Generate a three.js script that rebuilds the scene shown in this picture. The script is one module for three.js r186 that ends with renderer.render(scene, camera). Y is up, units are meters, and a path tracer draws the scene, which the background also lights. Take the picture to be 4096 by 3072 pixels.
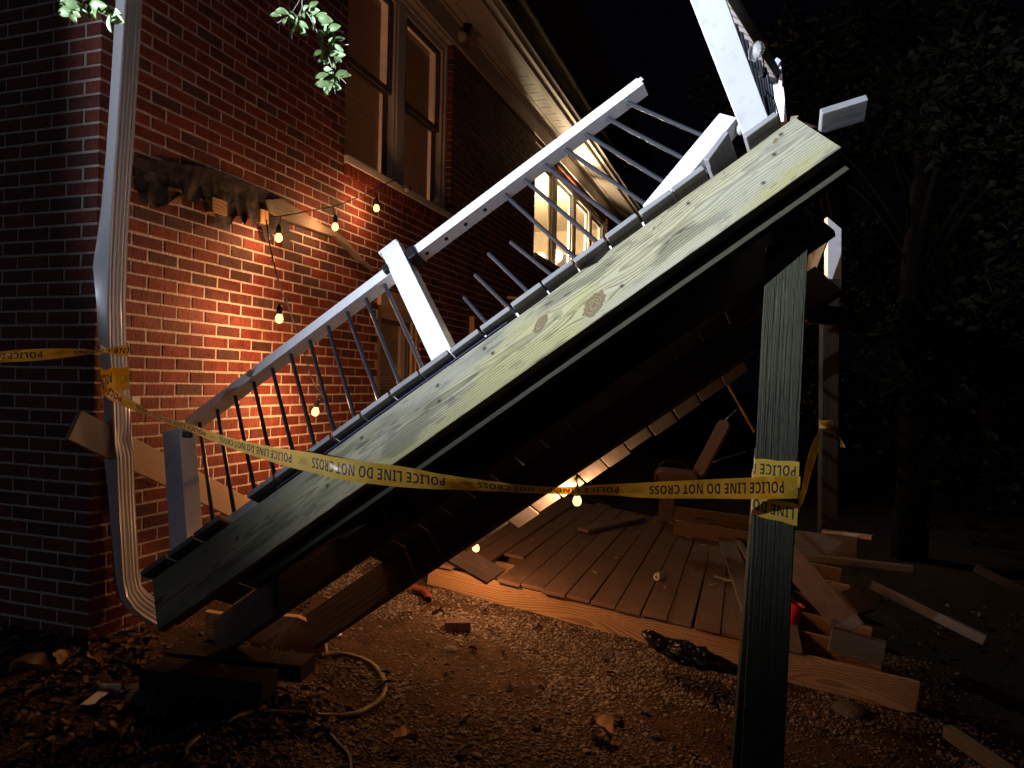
import * as THREE from 'three';
import { RoundedBoxGeometry } from 'three/addons/geometries/RoundedBoxGeometry.js';
import { mergeGeometries, mergeVertices, toCreasedNormals } from 'three/addons/utils/BufferGeometryUtils.js';

// ---------------------------------------------------------------- camera, sky, lamps, exposure
const scene = new THREE.Scene();
const V = (x, y, z) => new THREE.Vector3(x, y, z);
const CAM = V(2.956, 1.6, 2.641), FPX = 2954, ROLL = 0.022;
const FWD = V(-0.3206, 0, -0.947).normalize(), RIGHT = V(0.947, 0, -0.3206).normalize(), UP = V(0, 1, 0);
const camera = new THREE.PerspectiveCamera(2 * Math.atan(1536 / FPX) * 180 / Math.PI, 4 / 3, 0.05, 600);
camera.position.copy(CAM);
camera.up.copy(UP).multiplyScalar(Math.cos(ROLL)).addScaledVector(RIGHT, -Math.sin(ROLL));
camera.lookAt(CAM.clone().add(FWD));
scene.add(camera);

const skyData = new Float32Array(64 * 32 * 4);
for (let j = 0; j < 32; j++) for (let i = 0; i < 64; i++) {
  const k = (j * 64 + i) * 4, up = Math.max(0, Math.sin(((j + 0.5) / 32 - 0.5) * Math.PI));
  skyData[k] = 0.00075 - 0.0002 * up; skyData[k + 1] = 0.00075 - 0.0002 * up; skyData[k + 2] = 0.0015 - 0.0003 * up; skyData[k + 3] = 1;
}
const sky = new THREE.DataTexture(skyData, 64, 32, THREE.RGBAFormat, THREE.FloatType);
sky.mapping = THREE.EquirectangularReflectionMapping; sky.magFilter = THREE.LinearFilter; sky.needsUpdate = true;
scene.background = sky; scene.environment = sky;

const moon = new THREE.DirectionalLight(0xd4deff, 0.085);
moon.position.set(-7, 2.6, 14); moon.shadow.radius = 12; moon.target.position.set(1, 0, -1); moon.castShadow = true; scene.add(moon, moon.target);

// the cold work light at the left, beyond the frame, and the warm string bulbs
const TORCH = { x: -5.2, y: 0.7, d: 0.2, power: 470, aim: [-1.6, 2.18, 1.12], angle: 43 };
const BULB_POWER = 0.9, BULB_GLOW = 3.2, BULB_COLOR = [1.0, 0.47, 0.205];
const ROOM_POWER = 60;

const renderer = new THREE.WebGLRenderer({ antialias: true });
renderer.setSize(1024, 768);
renderer.toneMapping = THREE.LinearToneMapping;
renderer.toneMappingExposure = 1;
renderer.shadowMap.enabled = true;

// ---------------------------------------------------------------- helpers
let seed = 7;
const rnd = () => { seed = (seed * 1664525 + 1013904223) >>> 0; return seed / 4294967296; };
const rr = (a, b) => a + (b - a) * rnd();
function rayDir(px, py) {
  const u = (px - 2048) / FPX, v = (1536 - py) / FPX, c = Math.cos(ROLL), s = Math.sin(ROLL);
  return FWD.clone().addScaledVector(RIGHT, u * c - v * s).addScaledVector(UP, u * s + v * c);
}
const at = (px, py, d) => CAM.clone().addScaledVector(rayDir(px, py), d);            // a measured direction and distance as a point
const camPt = (x, y, d) => CAM.clone().addScaledVector(RIGHT, x).addScaledVector(UP, y).addScaledVector(FWD, d);
const groundY = (x) => 0.33 - 0.15 * Math.min(Math.max(x, 0), 4.2);
function atGround(px, py, h = 0) {
  const w = rayDir(px, py); let t = 1;
  for (let i = 0; i < 60; i++) { const y = CAM.y + w.y * t, g = groundY(CAM.x + w.x * t) + h; t += (y - g) / -w.y * 0.9; }
  return CAM.clone().addScaledVector(w, t);
}
function atPlane(px, py, p, n) { const w = rayDir(px, py); return CAM.clone().addScaledVector(w, p.clone().sub(CAM).dot(n) / w.dot(n)); }
const atWall = (px, py, x0 = 0) => atPlane(px, py, V(x0, 0, 0), V(1, 0, 0));

const used = {};
function numbered(n) { used[n] = (used[n] || 0) + 1; return used[n] === 1 ? n : n + '_' + String(used[n] - 1).padStart(3, '0'); }
function tag(o, label, category, group) { o.userData.label = label; o.userData.category = category; if (group) o.userData.group = group; return o; }
function thing(name, label, category, pos, group) {
  const o = new THREE.Group(); o.name = numbered(name); o.position.copy(pos); scene.add(o); return tag(o, label, category, group);
}
function mesh(name, geo, mat, parent) {
  const m = new THREE.Mesh(geo, mat); m.name = name; m.castShadow = m.receiveShadow = true; (parent || scene).add(m); return m;
}
// part whose geometry is given in world space, under an unrotated thing
function wpart(name, geo, mat, parent) {
  let p = V(0, 0, 0), o = parent; while (o && o !== scene) { p.add(o.position); o = o.parent; }
  geo.translate(-p.x, -p.y, -p.z); return mesh(name, geo, mat, parent);
}
function solo(name, geo, mat, label, category, group) {
  geo.computeBoundingBox(); const b = geo.boundingBox, c = V((b.min.x + b.max.x) / 2, b.min.y, (b.min.z + b.max.z) / 2);
  geo.translate(-c.x, -c.y, -c.z); const m = mesh(numbered(name), geo, mat); m.position.copy(c); return tag(m, label, category, group);
}
function flat(g) { return g.index ? g.toNonIndexed() : g; }
// uv in metres from the box face a vertex lies on; the longest side runs along u
function uvBox(g, ou = 0, ov = 0) {
  g = flat(g); g.computeBoundingBox(); const s = g.boundingBox.getSize(V(0, 0, 0)), c = g.boundingBox.min;
  const P = g.attributes.position, N = g.attributes.normal, uv = new Float32Array(P.count * 2), sz = [s.x, s.y, s.z], mn = [c.x, c.y, c.z];
  for (let i = 0; i < P.count; i++) {
    const t = i - (i % 3); let nx = 0, ny = 0, nz = 0;
    for (let j = 0; j < 3; j++) { nx += N.getX(t + j); ny += N.getY(t + j); nz += N.getZ(t + j); }
    const n = [Math.abs(nx), Math.abs(ny), Math.abs(nz)], ax = n[0] > n[1] && n[0] > n[2] ? 0 : n[1] > n[2] ? 1 : 2;
    let a = (ax + 1) % 3, b = (ax + 2) % 3; if (sz[b] > sz[a]) [a, b] = [b, a];
    const p = [P.getX(i), P.getY(i), P.getZ(i)];
    uv[i * 2] = p[a] - mn[a] + ou; uv[i * 2 + 1] = p[b] - mn[b] + ov + ax * 0.037;
  }
  g.setAttribute('uv', new THREE.BufferAttribute(uv, 2)); return g;
}
const rbox = (w, h, d, r = 0.003) => { const g = new RoundedBoxGeometry(w, h, d, 1, Math.min(r, w * 0.45, h * 0.45, d * 0.45)); return uvBox(g, rr(0, 3), rr(0, 1)); };
const box = (w, h, d) => uvBox(new THREE.BoxGeometry(w, h, d), rr(0, 3), rr(0, 1));
const bx = (w, h, d, x, y, z, r) => (r ? rbox(w, h, d, r) : box(w, h, d)).translate(x, y, z);
// a timber from p to q, w wide (across), h high (along upv)
function beam(p, q, w, h, upv = UP, r = 0.003) {
  const x = q.clone().sub(p), L = x.length(); x.normalize();
  const z = x.clone().cross(upv).normalize(), y = z.clone().cross(x).normalize();
  const g = r ? rbox(L, h, w, r) : box(L, h, w), m = new THREE.Matrix4().makeBasis(x, y, z);
  m.setPosition(p.clone().add(q).multiplyScalar(0.5)); return g.applyMatrix4(m);
}
function tube(pts, r, seg = 40, rad = 8) { return flat(new THREE.TubeGeometry(new THREE.CatmullRomCurve3(pts), seg, r, rad, false)); }
function rod(p, q, r, rad = 10) {
  const L = p.distanceTo(q), g = new THREE.CylinderGeometry(r, r, L, rad); const y = q.clone().sub(p).normalize();
  g.applyQuaternion(new THREE.Quaternion().setFromUnitVectors(UP, y)); g.translate((p.x + q.x) / 2, (p.y + q.y) / 2, (p.z + q.z) / 2); return flat(g);
}
const merge = (list) => mergeGeometries(list.map(g => { g = flat(g); for (const k of Object.keys(g.attributes)) if (!['position', 'normal', 'uv', 'color'].includes(k)) g.deleteAttribute(k); return g; }), false);

// ---- noise
function hash(x, y, s) { let h = (x * 374761393 + y * 668265263 + s * 1442695041) | 0; h = Math.imul(h ^ (h >>> 13), 1274126177); h ^= h >>> 16; return (h >>> 0) / 4294967296; }
function vn(x, y, s, px = 0, py = 0) {
  const xi = Math.floor(x), yi = Math.floor(y), fx = x - xi, fy = y - yi, u = fx * fx * (3 - 2 * fx), v = fy * fy * (3 - 2 * fy);
  const w = (a, p) => p ? ((a % p) + p) % p : a;
  const a = hash(w(xi, px), w(yi, py), s), b = hash(w(xi + 1, px), w(yi, py), s), c = hash(w(xi, px), w(yi + 1, py), s), d = hash(w(xi + 1, px), w(yi + 1, py), s);
  return a + (b - a) * u + (c - a) * v + (a - b - c + d) * u * v;
}
function fbm(x, y, s, o = 4, px = 0, py = 0) { let t = 0, a = 0.5; for (let i = 0; i < o; i++) { t += a * vn(x, y, s + i * 17, px, py); x *= 2; y *= 2; px *= 2; py *= 2; a *= 0.5; } return t / (1 - Math.pow(0.5, o)); }
const mix = (a, b, t) => a + (b - a) * t, clamp = (x, a = 0, b = 1) => Math.min(b, Math.max(a, x)), smooth = (a, b, x) => { const t = clamp((x - a) / (b - a)); return t * t * (3 - 2 * t); };
const toS = (c) => c <= 0.0031308 ? c * 12.92 : 1.055 * Math.pow(c, 1 / 2.4) - 0.055;
function tex(W, H, fn, o = {}) {
  const d = new Uint8Array(W * H * 4);
  for (let j = 0; j < H; j++) for (let i = 0; i < W; i++) {
    const c = fn(i / W, j / H), k = (j * W + i) * 4;
    if (typeof c === 'number') { d[k] = d[k + 1] = d[k + 2] = clamp(c) * 255; } else for (let q = 0; q < 3; q++) d[k + q] = toS(clamp(c[q])) * 255;
    d[k + 3] = 255;
  }
  const t = new THREE.DataTexture(d, W, H, THREE.RGBAFormat); t.wrapS = t.wrapT = o.mirror ? THREE.MirroredRepeatWrapping : THREE.RepeatWrapping; t.magFilter = THREE.LinearFilter; t.minFilter = THREE.LinearMipmapLinearFilter; t.generateMipmaps = true;
  if (!o.data) t.colorSpace = THREE.SRGBColorSpace; if (o.rx) t.repeat.set(o.rx, o.ry); t.needsUpdate = true; return t;
}
// flat-sawn board: rings cut at depth d give wide cathedrals in the middle and tight lines at the edges
function wood(s, len, wid, W, H, o) {
  const knots = o.knots || [], fld = new Float32Array(W * H), kn = new Float32Array(W * H);
  for (let j = 0; j < H; j++) for (let i = 0; i < W; i++) {
    let u = i / W * len, v = j / H * wid; const u0 = u, v0 = v;
    let push = 0, kk = 0;
    for (const [ku, kv, kr] of knots) {
      const du = (u0 - ku) / (kr * 3.2), dv = (v0 - kv) / (kr * 1.5), e = Math.exp(-(du * du + dv * dv)); push += Math.sign(v0 - kv + 1e-6) * e * kr * 0.9 * Math.min(1, Math.abs(v0 - kv) / (kr * 0.7));
      const ang = (u0 - ku) * 0.55 + (v0 - kv) * 0.25, a2 = Math.hypot((u0 - ku) / 1.45, v0 - kv - (u0 - ku) * 0.35) / kr + (fbm(u0 * 60, v0 * 90, s + 88, 3) - 0.5) * 0.5; if (a2 < 1.15) kk = Math.max(kk, 1.15 - a2);
    }
    v -= push;
    const vc = wid * (o.vc ?? 0.5) + (fbm(u * 0.9, 3.1, s, 2) - 0.5) * wid * (o.wander ?? 0.5);
    const dep = (o.d0 ?? 0.03) + (o.taper ?? 0.03) * u + (fbm(u * 1.7, 1.7, s + 5, 3) - 0.5) * (o.wob ?? 0.05);
    const wv = (fbm(u * 2.2, v * 26, s + 9, 3) - 0.5) * 0.008;
    fld[j * W + i] = Math.sqrt((v - vc) ** 2 + dep * dep) + wv; kn[j * W + i] = kk;
  }
  const rings = o.rings ?? 150, A = o.a, B = o.b, gray = o.gray ?? 0;
  const val = (u, v) => { const i = Math.min(W - 1, u * W | 0), j = Math.min(H - 1, v * H | 0), k = j * W + i; return [fld[k], kn[k], i, j]; };
  const lateAt = (f) => { const ph = f * rings, fr = ph - Math.floor(ph); return smooth(0.35, 0.86, fr) * (1 - smooth(0.93, 1, fr)) * mix(0.65, 1, hash(Math.floor(ph), 1, s)); };
  const map = tex(W, H, (u, v) => {
    const [f, k] = val(u, v); let l = lateAt(f);
    const fine = fbm(u * len * 30, v * wid * 700, s + 31, 3) - 0.5, blot = fbm(u * len * 2.4, v * wid * 9, s + 41, 4) - 0.5;
    let c = [0, 1, 2].map(q => mix(A[q], B[q], l * (o.con ?? 0.85)) * (1 + fine * (o.fine ?? 0.25)) * (1 + blot * (o.blot ?? 0.3)));
    if (o.stain) { const st = smooth(0.52, 0.66, fbm(u * len * 2.1 + 3, v * wid * 7, s + 77, 3)); c = c.map((x, q) => x * mix(1, o.stain[q], st)); }
    if (o.smudge) { const d = 0.42 * smooth(0.58, 0.74, fbm(u * len * 3.2 + 5, v * wid * 16, s + 71, 4)) + 0.3 * smooth(0.66, 0.72, fbm(u * len * 14, v * wid * 60, s + 73, 3)) + 0.3 * smooth(0.86, 1, v) * fbm(u * len * 6, 1, s + 75, 3), g = 0.3 * smooth(0.45, 0.62, fbm(u * len * 1.3 + 8, v * wid * 8, s + 79, 3)); c = c.map((x, q) => mix(x * (1 - d), [0.26, 0.265, 0.24][q], g)); }
    if (k > 0) { const ring = 0.5 + 0.5 * Math.sin(k * 24 + fine * 5 + blot * 5); c = c.map((x, q) => mix(x, mix([0.235, 0.18, 0.085][q], [0.10, 0.068, 0.03][q], ring) * (o.kb ?? 1), smooth(0, 0.25, k))); if (k > 1.08) c = c.map(x => x * 0.3); if (k > 0.12 && k < 0.25) c = c.map(x => x * 0.6); }
    if (o.holes) for (const [hu, hv] of o.holes) { const dd = Math.hypot(u * len - hu, v * wid - hv); if (dd < 0.006) c = c.map(x => x * 0.12); else if (dd < 0.012) c = c.map(x => x * 0.7); }
    return c;
  }, { rx: 1 / len, ry: 1 / wid, mirror: 1 });
  const bump = tex(W, H, (u, v) => { const [f] = val(u, v); const crack = o.cracks ? smooth(0.6, 0.72, fbm(u * len * 2.2, v * wid * 190, s + 61, 2)) : 0; return 0.5 + 0.3 * lateAt(f) + 0.25 * (fbm(u * len * 24, v * wid * 500, s + 31, 3) - 0.5) - 0.6 * crack; }, { data: 1, rx: 1 / len, ry: 1 / wid, mirror: 1 });
  return { map, bumpMap: bump };
}
const mat = (p) => new THREE.MeshStandardMaterial({ roughness: 0.75, ...p });
const lin = (r, g, b) => new THREE.Color().setRGB(r, g, b);

// ---------------------------------------------------------------- materials
const RIM_LEN = 3.14, RIM_W = 0.238;
const rimTex = wood(3, RIM_LEN, RIM_W, 2048, 160, { smudge: 1, a: [0.37, 0.342, 0.21], b: [0.13, 0.105, 0.047], rings: 105, d0: 0.028, taper: 0.004, wob: 0.055, wander: 0.55, vc: 0.48, con: 0.9, stain: [0.98, 0.99, 0.74], kb: 1, fine: 0.3,
  knots: [[2.132, 0.066, 0.036], [1.932, 0.142, 0.024], [2.99, 0.2, 0.008], [2.47, 0.2, 0.006], [0.62, 0.12, 0.008]],
  holes: [[1.45, 0.12], [1.47, 0.19], [1.7, 0.205], [1.72, 0.16], [2.25, 0.06], [2.62, 0.2], [2.85, 0.07], [2.95, 0.15], [3.02, 0.21], [0.9, 0.1], [1.1, 0.2], [0.45, 0.15]] });
const pineTex = wood(11, 1.9, 0.24, 1024, 128, { a: [0.50, 0.30, 0.13], b: [0.22, 0.095, 0.032], rings: 75, d0: 0.01, taper: 0.02, wob: 0.09, wander: 0.9, con: 0.95, fine: 0.22 });
const paleTex = wood(17, 1.6, 0.2, 1024, 96, { a: [0.52, 0.38, 0.24], b: [0.40, 0.27, 0.15], rings: 190, d0: 0.03, taper: 0.012, wob: 0.04, con: 0.6, fine: 0.3 });
const postTex = wood(23, 1.8, 0.28, 1024, 256, { a: [0.037, 0.036, 0.0215], b: [0.015, 0.0155, 0.0095], rings: 260, d0: 0.05, taper: 0.01, wob: 0.03, cracks: 1, fine: 0.9, con: 0.6, blot: 0.5 });
const greyTex = wood(29, 1.6, 0.2, 1024, 96, { a: [0.24, 0.20, 0.15], b: [0.13, 0.105, 0.075], rings: 200, d0: 0.03, taper: 0.01, wob: 0.03, cracks: 1, fine: 0.6, con: 0.7 });
const M = {};
M.rim = mat({ ...rimTex, bumpScale: 0.0012, roughness: 0.72 });
M.pine = mat({ ...pineTex, bumpScale: 0.001, roughness: 0.72 });
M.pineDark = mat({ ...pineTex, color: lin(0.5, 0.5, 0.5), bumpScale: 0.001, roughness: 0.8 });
M.pale = mat({ ...paleTex, bumpScale: 0.0008, roughness: 0.75 });
M.post = new THREE.MeshPhysicalMaterial({ ...postTex, bumpScale: 0.004, roughness: 0.85, specularIntensity: 0.35 });
M.creosote = new THREE.MeshPhysicalMaterial({ ...greyTex, color: lin(0.13, 0.11, 0.09), bumpScale: 0.003, roughness: 0.9, specularIntensity: 0.3 });
M.grey = mat({ ...greyTex, bumpScale: 0.002, roughness: 0.85 });
M.joist = mat({ ...greyTex, color: lin(0.55, 0.5, 0.45), bumpScale: 0.002, roughness: 0.9 });
M.green = mat({ ...greyTex, color: lin(0.15, 0.175, 0.105), bumpScale: 0.006, roughness: 0.85 });
const compMap = tex(512, 256, (u, v) => { const f = fbm(u * 8, v * 90, 51, 4, 8, 90) - 0.5, b = fbm(u * 5, v * 4, 53, 4, 5, 4) - 0.5, sc = fbm(u * 24, v * 20, 57, 3, 24, 20) - 0.5, k = (1 + f * 0.5) * (1 + b * 0.5) * (1 + sc * 0.35); return [0.175 * k, 0.125 * k, 0.095 * k]; }, { rx: 1 / 1.2, ry: 1 / 0.6 });
const compBump = tex(512, 256, (u, v) => 0.5 + 0.5 * (fbm(u * 20, v * 110, 55, 4, 20, 110) - 0.5), { data: 1, rx: 1 / 1.2, ry: 1 / 0.6 });
M.compBrown = mat({ map: compMap, bumpMap: compBump, bumpScale: 0.0014, color: lin(1.0, 0.82, 0.68), roughness: 0.68 });
M.comp = mat({ map: compMap, bumpMap: compBump, bumpScale: 0.0012, roughness: 0.68 });
M.compGrey = mat({ map: compMap, bumpMap: compBump, bumpScale: 0.001, color: lin(1.25, 1.7, 2.2), roughness: 0.7 });
M.compUnder = mat({ map: compMap, bumpMap: compBump, bumpScale: 0.001, color: lin(0.75, 0.8, 0.75), roughness: 0.85 });
const dirtW = tex(512, 512, (u, v) => { const s = smooth(0.60, 0.78, fbm(u * 16, v * 16, 91, 5, 16, 16)) * 0.09 + smooth(0.78, 0.86, fbm(u * 90, v * 90, 93, 2, 90, 90)) * 0.12, b = 1 - 0.1 * fbm(u * 4, v * 4, 95, 3, 4, 4); return [0.87 * b * (1 - s), 0.87 * b * (1 - s * 1.05), 0.88 * b * (1 - s * 1.15)]; }, { rx: 2.2, ry: 2.2 });
M.vinyl = mat({ map: dirtW, roughness: 0.42 });
M.baluster = mat({ color: lin(0.04, 0.043, 0.054), roughness: 0.34, metalness: 0.3 });
M.black = mat({ color: lin(0.012, 0.012, 0.013), roughness: 0.45 });
M.rubber = mat({ color: lin(0.015, 0.015, 0.015), roughness: 0.6 });
M.ds = new THREE.MeshPhysicalMaterial({ color: lin(0.70, 0.69, 0.69), roughness: 0.28, clearcoat: 0.4, clearcoatRoughness: 0.15 });
const trimMap = tex(256, 256, (u, v) => { const b = 1 - 0.22 * fbm(u * 4, v * 12, 101, 4, 4, 12); return [0.86 * b, 0.77 * b, 0.72 * b]; }, { rx: 1, ry: 1 });
M.trim = mat({ map: trimMap, roughness: 0.55 });
M.soffit = mat({ color: lin(0.54, 0.46, 0.405), roughness: 0.6 });
M.sash = mat({ color: lin(0.13, 0.10, 0.085), roughness: 0.5 });
M.blind = new THREE.MeshPhysicalMaterial({ color: lin(0.55, 0.43, 0.3), roughness: 0.95, transmission: 0.4, thickness: 0 });
M.glass = new THREE.MeshPhysicalMaterial({ color: lin(0.92, 0.94, 0.93), roughness: 0.03, transmission: 1, thickness: 0, ior: 1.5 });
M.tar = mat({ map: tex(256, 128, (u, v) => { const k = 0.5 + fbm(u * 10, v * 8, 161, 4, 10, 8), d = smooth(0.55, 0.7, fbm(u * 14, v * 5, 163, 3, 14, 5)); return [0.026 * k + 0.05 * d, 0.021 * k + 0.038 * d, 0.018 * k + 0.028 * d]; }, { rx: 0.8, ry: 2 }), bumpMap: tex(256, 128, (u, v) => fbm(u * 22, v * 12, 165, 4, 22, 12), { data: 1, rx: 0.8, ry: 2 }), bumpScale: 0.008, roughness: 0.75, side: THREE.DoubleSide });
const brickMap = tex(512, 512, (u, v) => {
  const f = fbm(u * 90, v * 26, 121, 3, 90, 26) - 0.5, g = fbm(u * 10, v * 10, 123, 4, 10, 10) - 0.5, sp = smooth(0.70, 0.8, fbm(u * 60, v * 60, 125, 2, 60, 60)), w = smooth(0.63, 0.72, fbm(u * 26, v * 8, 127, 3, 26, 8));
  const k = (1 + 0.7 * f) * (1 + 0.55 * g) * (1 - 0.45 * sp); return [0.62 * k + 0.10 * w, 0.62 * k + 0.11 * w, 0.62 * k + 0.11 * w];
}, { rx: 1 / 0.6, ry: 1 / 0.6 });
const brickBump = tex(512, 512, (u, v) => 0.35 + 0.65 * fbm(u * 110, v * 24, 121, 4, 110, 24) - 0.3 * smooth(0.68, 0.78, fbm(u * 60, v * 60, 125, 2, 60, 60)), { data: 1, rx: 1 / 0.6, ry: 1 / 0.6 });
const BR = [[0.235, 0.058, 0.038], [0.265, 0.066, 0.042], [0.195, 0.047, 0.034], [0.155, 0.049, 0.038], [0.255, 0.072, 0.048], [0.115, 0.056, 0.045], [0.215, 0.05, 0.034]];
const BW = [0.2, 0.22, 0.18, 0.13, 0.12, 0.06, 0.09];
M.bricks = BR.map(c => new THREE.MeshPhysicalMaterial({ specularIntensity: 0.35, map: brickMap, bumpMap: brickBump, bumpScale: 0.0022, color: lin(c[0] * 1.25, c[1] * 1.25, c[2] * 1.22), roughness: 0.62 }));
M.brickV = new THREE.MeshPhysicalMaterial({ specularIntensity: 0.35, map: brickMap, bumpMap: brickBump, bumpScale: 0.0022, roughness: 0.62, vertexColors: true });
const mortMap = tex(512, 512, (u, v) => { const f = fbm(u * 60, v * 60, 131, 4, 60, 60) - 0.5, g = fbm(u * 6, v * 6, 133, 3, 6, 6) - 0.5, k = (1 + f * 0.5) * (1 + g * 0.4); return [0.56 * k, 0.47 * k, 0.40 * k]; }, { rx: 1 / 0.8, ry: 1 / 0.8 });
const mortBump = tex(512, 512, (u, v) => fbm(u * 70, v * 70, 131, 4, 70, 70), { data: 1, rx: 1 / 0.8, ry: 1 / 0.8 });
M.mortar = mat({ map: mortMap, bumpMap: mortBump, bumpScale: 0.006, roughness: 0.95 });
const soilMap = tex(1024, 1024, (u, v) => {
  const a = fbm(u * 12, v * 12, 141, 5, 12, 12) - 0.5, b = fbm(u * 100, v * 100, 143, 3, 100, 100) - 0.5, st = smooth(0.62, 0.74, fbm(u * 120, v * 120, 145, 2, 120, 120)) * smooth(0.35, 0.6, fbm(u * 9, v * 9, 147, 3, 9, 9)), k = (1 + a * 1.1) * (1 + b * 0.8);
  return [0.062 * k + 0.11 * st, 0.038 * k + 0.085 * st, 0.023 * k + 0.062 * st];
}, { rx: 1 / 1.6, ry: 1 / 1.6 });
const soilBump = tex(1024, 1024, (u, v) => 0.5 * fbm(u * 100, v * 100, 143, 4, 100, 100) + 0.5 * smooth(0.58, 0.76, fbm(u * 120, v * 120, 145, 2, 120, 120)), { data: 1, rx: 1 / 1.6, ry: 1 / 1.6 });
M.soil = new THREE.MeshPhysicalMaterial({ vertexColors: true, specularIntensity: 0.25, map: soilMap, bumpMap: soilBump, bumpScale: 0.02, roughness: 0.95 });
M.pebble = new THREE.MeshPhysicalMaterial({ color: lin(0.42, 0.385, 0.36), roughness: 0.85, specularIntensity: 0.4 });
M.leafD = mat({ color: lin(1, 1, 1), roughness: 0.8, side: THREE.DoubleSide });
M.leafTree = new THREE.MeshPhysicalMaterial({ vertexColors: true, roughness: 1, specularIntensity: 0.05, side: THREE.DoubleSide });
M.leaf = new THREE.MeshPhysicalMaterial({ color: lin(0.20, 0.30, 0.125), roughness: 0.42, side: THREE.DoubleSide, transmission: 0.12, thickness: 0 });
M.leaf2 = new THREE.MeshPhysicalMaterial({ color: lin(0.14, 0.205, 0.07), roughness: 0.45, side: THREE.DoubleSide, transmission: 0.12, thickness: 0 });
M.twig = mat({ color: lin(0.34, 0.30, 0.24), roughness: 0.8 });
M.bark = new THREE.MeshPhysicalMaterial({ specularIntensity: 0.03, color: lin(0.008, 0.006, 0.0045), bumpMap: mortBump, bumpScale: 0.02, roughness: 0.95 });

// ================================================================ SETTING: ground
{
  const xs = [], N = 110; for (let i = 0; i <= N; i++) { const t = i / N * 2 - 1; xs.push(Math.sign(t) * (Math.abs(t) * 4 + Math.pow(Math.abs(t), 7) * 300)); }
  const pos = [], uv = [], idx = [], col = [];
  for (let j = 0; j <= N; j++) for (let i = 0; i <= N; i++) {
    const x = xs[i] + 1.8, z = xs[j] - 1.2; let y = groundY(x) + (fbm(x * 1.6 + 40, z * 1.6 + 40, 201, 3) - 0.5) * 0.045; if (x < 0.25) y = groundY(x) - 0.01 + 0.03 * fbm(x * 3 + 9, z * 3 + 9, 203, 2) * (z > 0.1 ? 1 : 0);
    pos.push(x, y, z); uv.push(x, -z); const k = mix(1, 0.22, smooth(3.3, 4.3, x + 0.5 * (fbm(x * 2 + 9, z * 2 + 9, 205, 3) - 0.5)) + (1 - smooth(3.3, 4.3, x)) * smooth(5.2, 6.5, -z)); col.push(k, k * 0.97, k * 0.92);  // vertex colour darkens the outer ground, standing in for missing light there
  }
  for (let j = 0; j < N; j++) for (let i = 0; i < N; i++) { const a = j * (N + 1) + i, b = a + 1, c = a + N + 1, d = c + 1; idx.push(a, c, b, b, c, d); }
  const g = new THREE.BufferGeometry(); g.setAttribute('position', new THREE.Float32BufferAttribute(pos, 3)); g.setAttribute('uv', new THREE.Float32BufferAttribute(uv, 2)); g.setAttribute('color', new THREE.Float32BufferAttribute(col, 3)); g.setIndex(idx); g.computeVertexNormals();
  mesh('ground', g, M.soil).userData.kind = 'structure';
}
const groundBump = (x, z) => groundY(x) + (fbm(x * 1.6 + 40, z * 1.6 + 40, 201, 3) - 0.5) * 0.045;

// ================================================================ HOUSE
const CH = 0.0677, BL = 0.2032, JT = 0.0122, Y0 = 2.105 - 28 * CH;          // course, brick module, joint
const house = thing('brick_house', 'two storey red brick house with white eaves and warm string lights on its wall', 'house', V(0, 0.3, 0));
const W1 = { s0: 2.11, s1: 4.064, y0: 3.215, y1: 4.94 }, W2 = { s0: 2.67, s1: 3.47, y0: 0.75, y1: 2.24 }, W3 = { s0: 6.88, s1: 11.75, y0: 3.33, y1: 4.9 };
const WALL_TOP = 4.98, REC = 0.0035;
function hole(o) { const p = new THREE.Path(); p.moveTo(o.s0, o.y0); p.lineTo(o.s1, o.y0); p.lineTo(o.s1, o.y1); p.lineTo(o.s0, o.y1); p.closePath(); return p; }
function uvWorld(g, a, b) { const P = g.attributes.position, uv = new Float32Array(P.count * 2); for (let i = 0; i < P.count; i++) { uv[2 * i] = a(P, i); uv[2 * i + 1] = b(P, i); } g.setAttribute('uv', new THREE.BufferAttribute(uv, 2)); return g; }
let wallA, wallB;
{
  const s = new THREE.Shape(); s.moveTo(0, -0.2); s.lineTo(15, -0.2); s.lineTo(15, 5.25); s.lineTo(0, 5.25); s.closePath(); s.holes.push(hole(W1), hole(W2), hole(W3));
  let g = new THREE.ExtrudeGeometry(s, { depth: 0.2, bevelEnabled: false });          // (s, y, depth) -> x = depth - 0.2, z = -s
  g.applyMatrix4(new THREE.Matrix4().set(0, 0, 1, -0.2 - REC, 0, 1, 0, 0, -1, 0, 0, -REC, 0, 0, 0, 1));
  wallA = wpart('wall', uvWorld(flat(g), (P, i) => -P.getZ(i) + P.getX(i), (P, i) => P.getY(i)), M.mortar, house);
  g = new THREE.BoxGeometry(8, 5.6, 0.2).translate(-4 - REC - 0.2, 2.5, -0.1 - REC);
  wallB = wpart('wall', uvWorld(flat(g), (P, i) => P.getX(i) + P.getZ(i), (P, i) => P.getY(i)), M.mortar, house);
}
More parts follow.
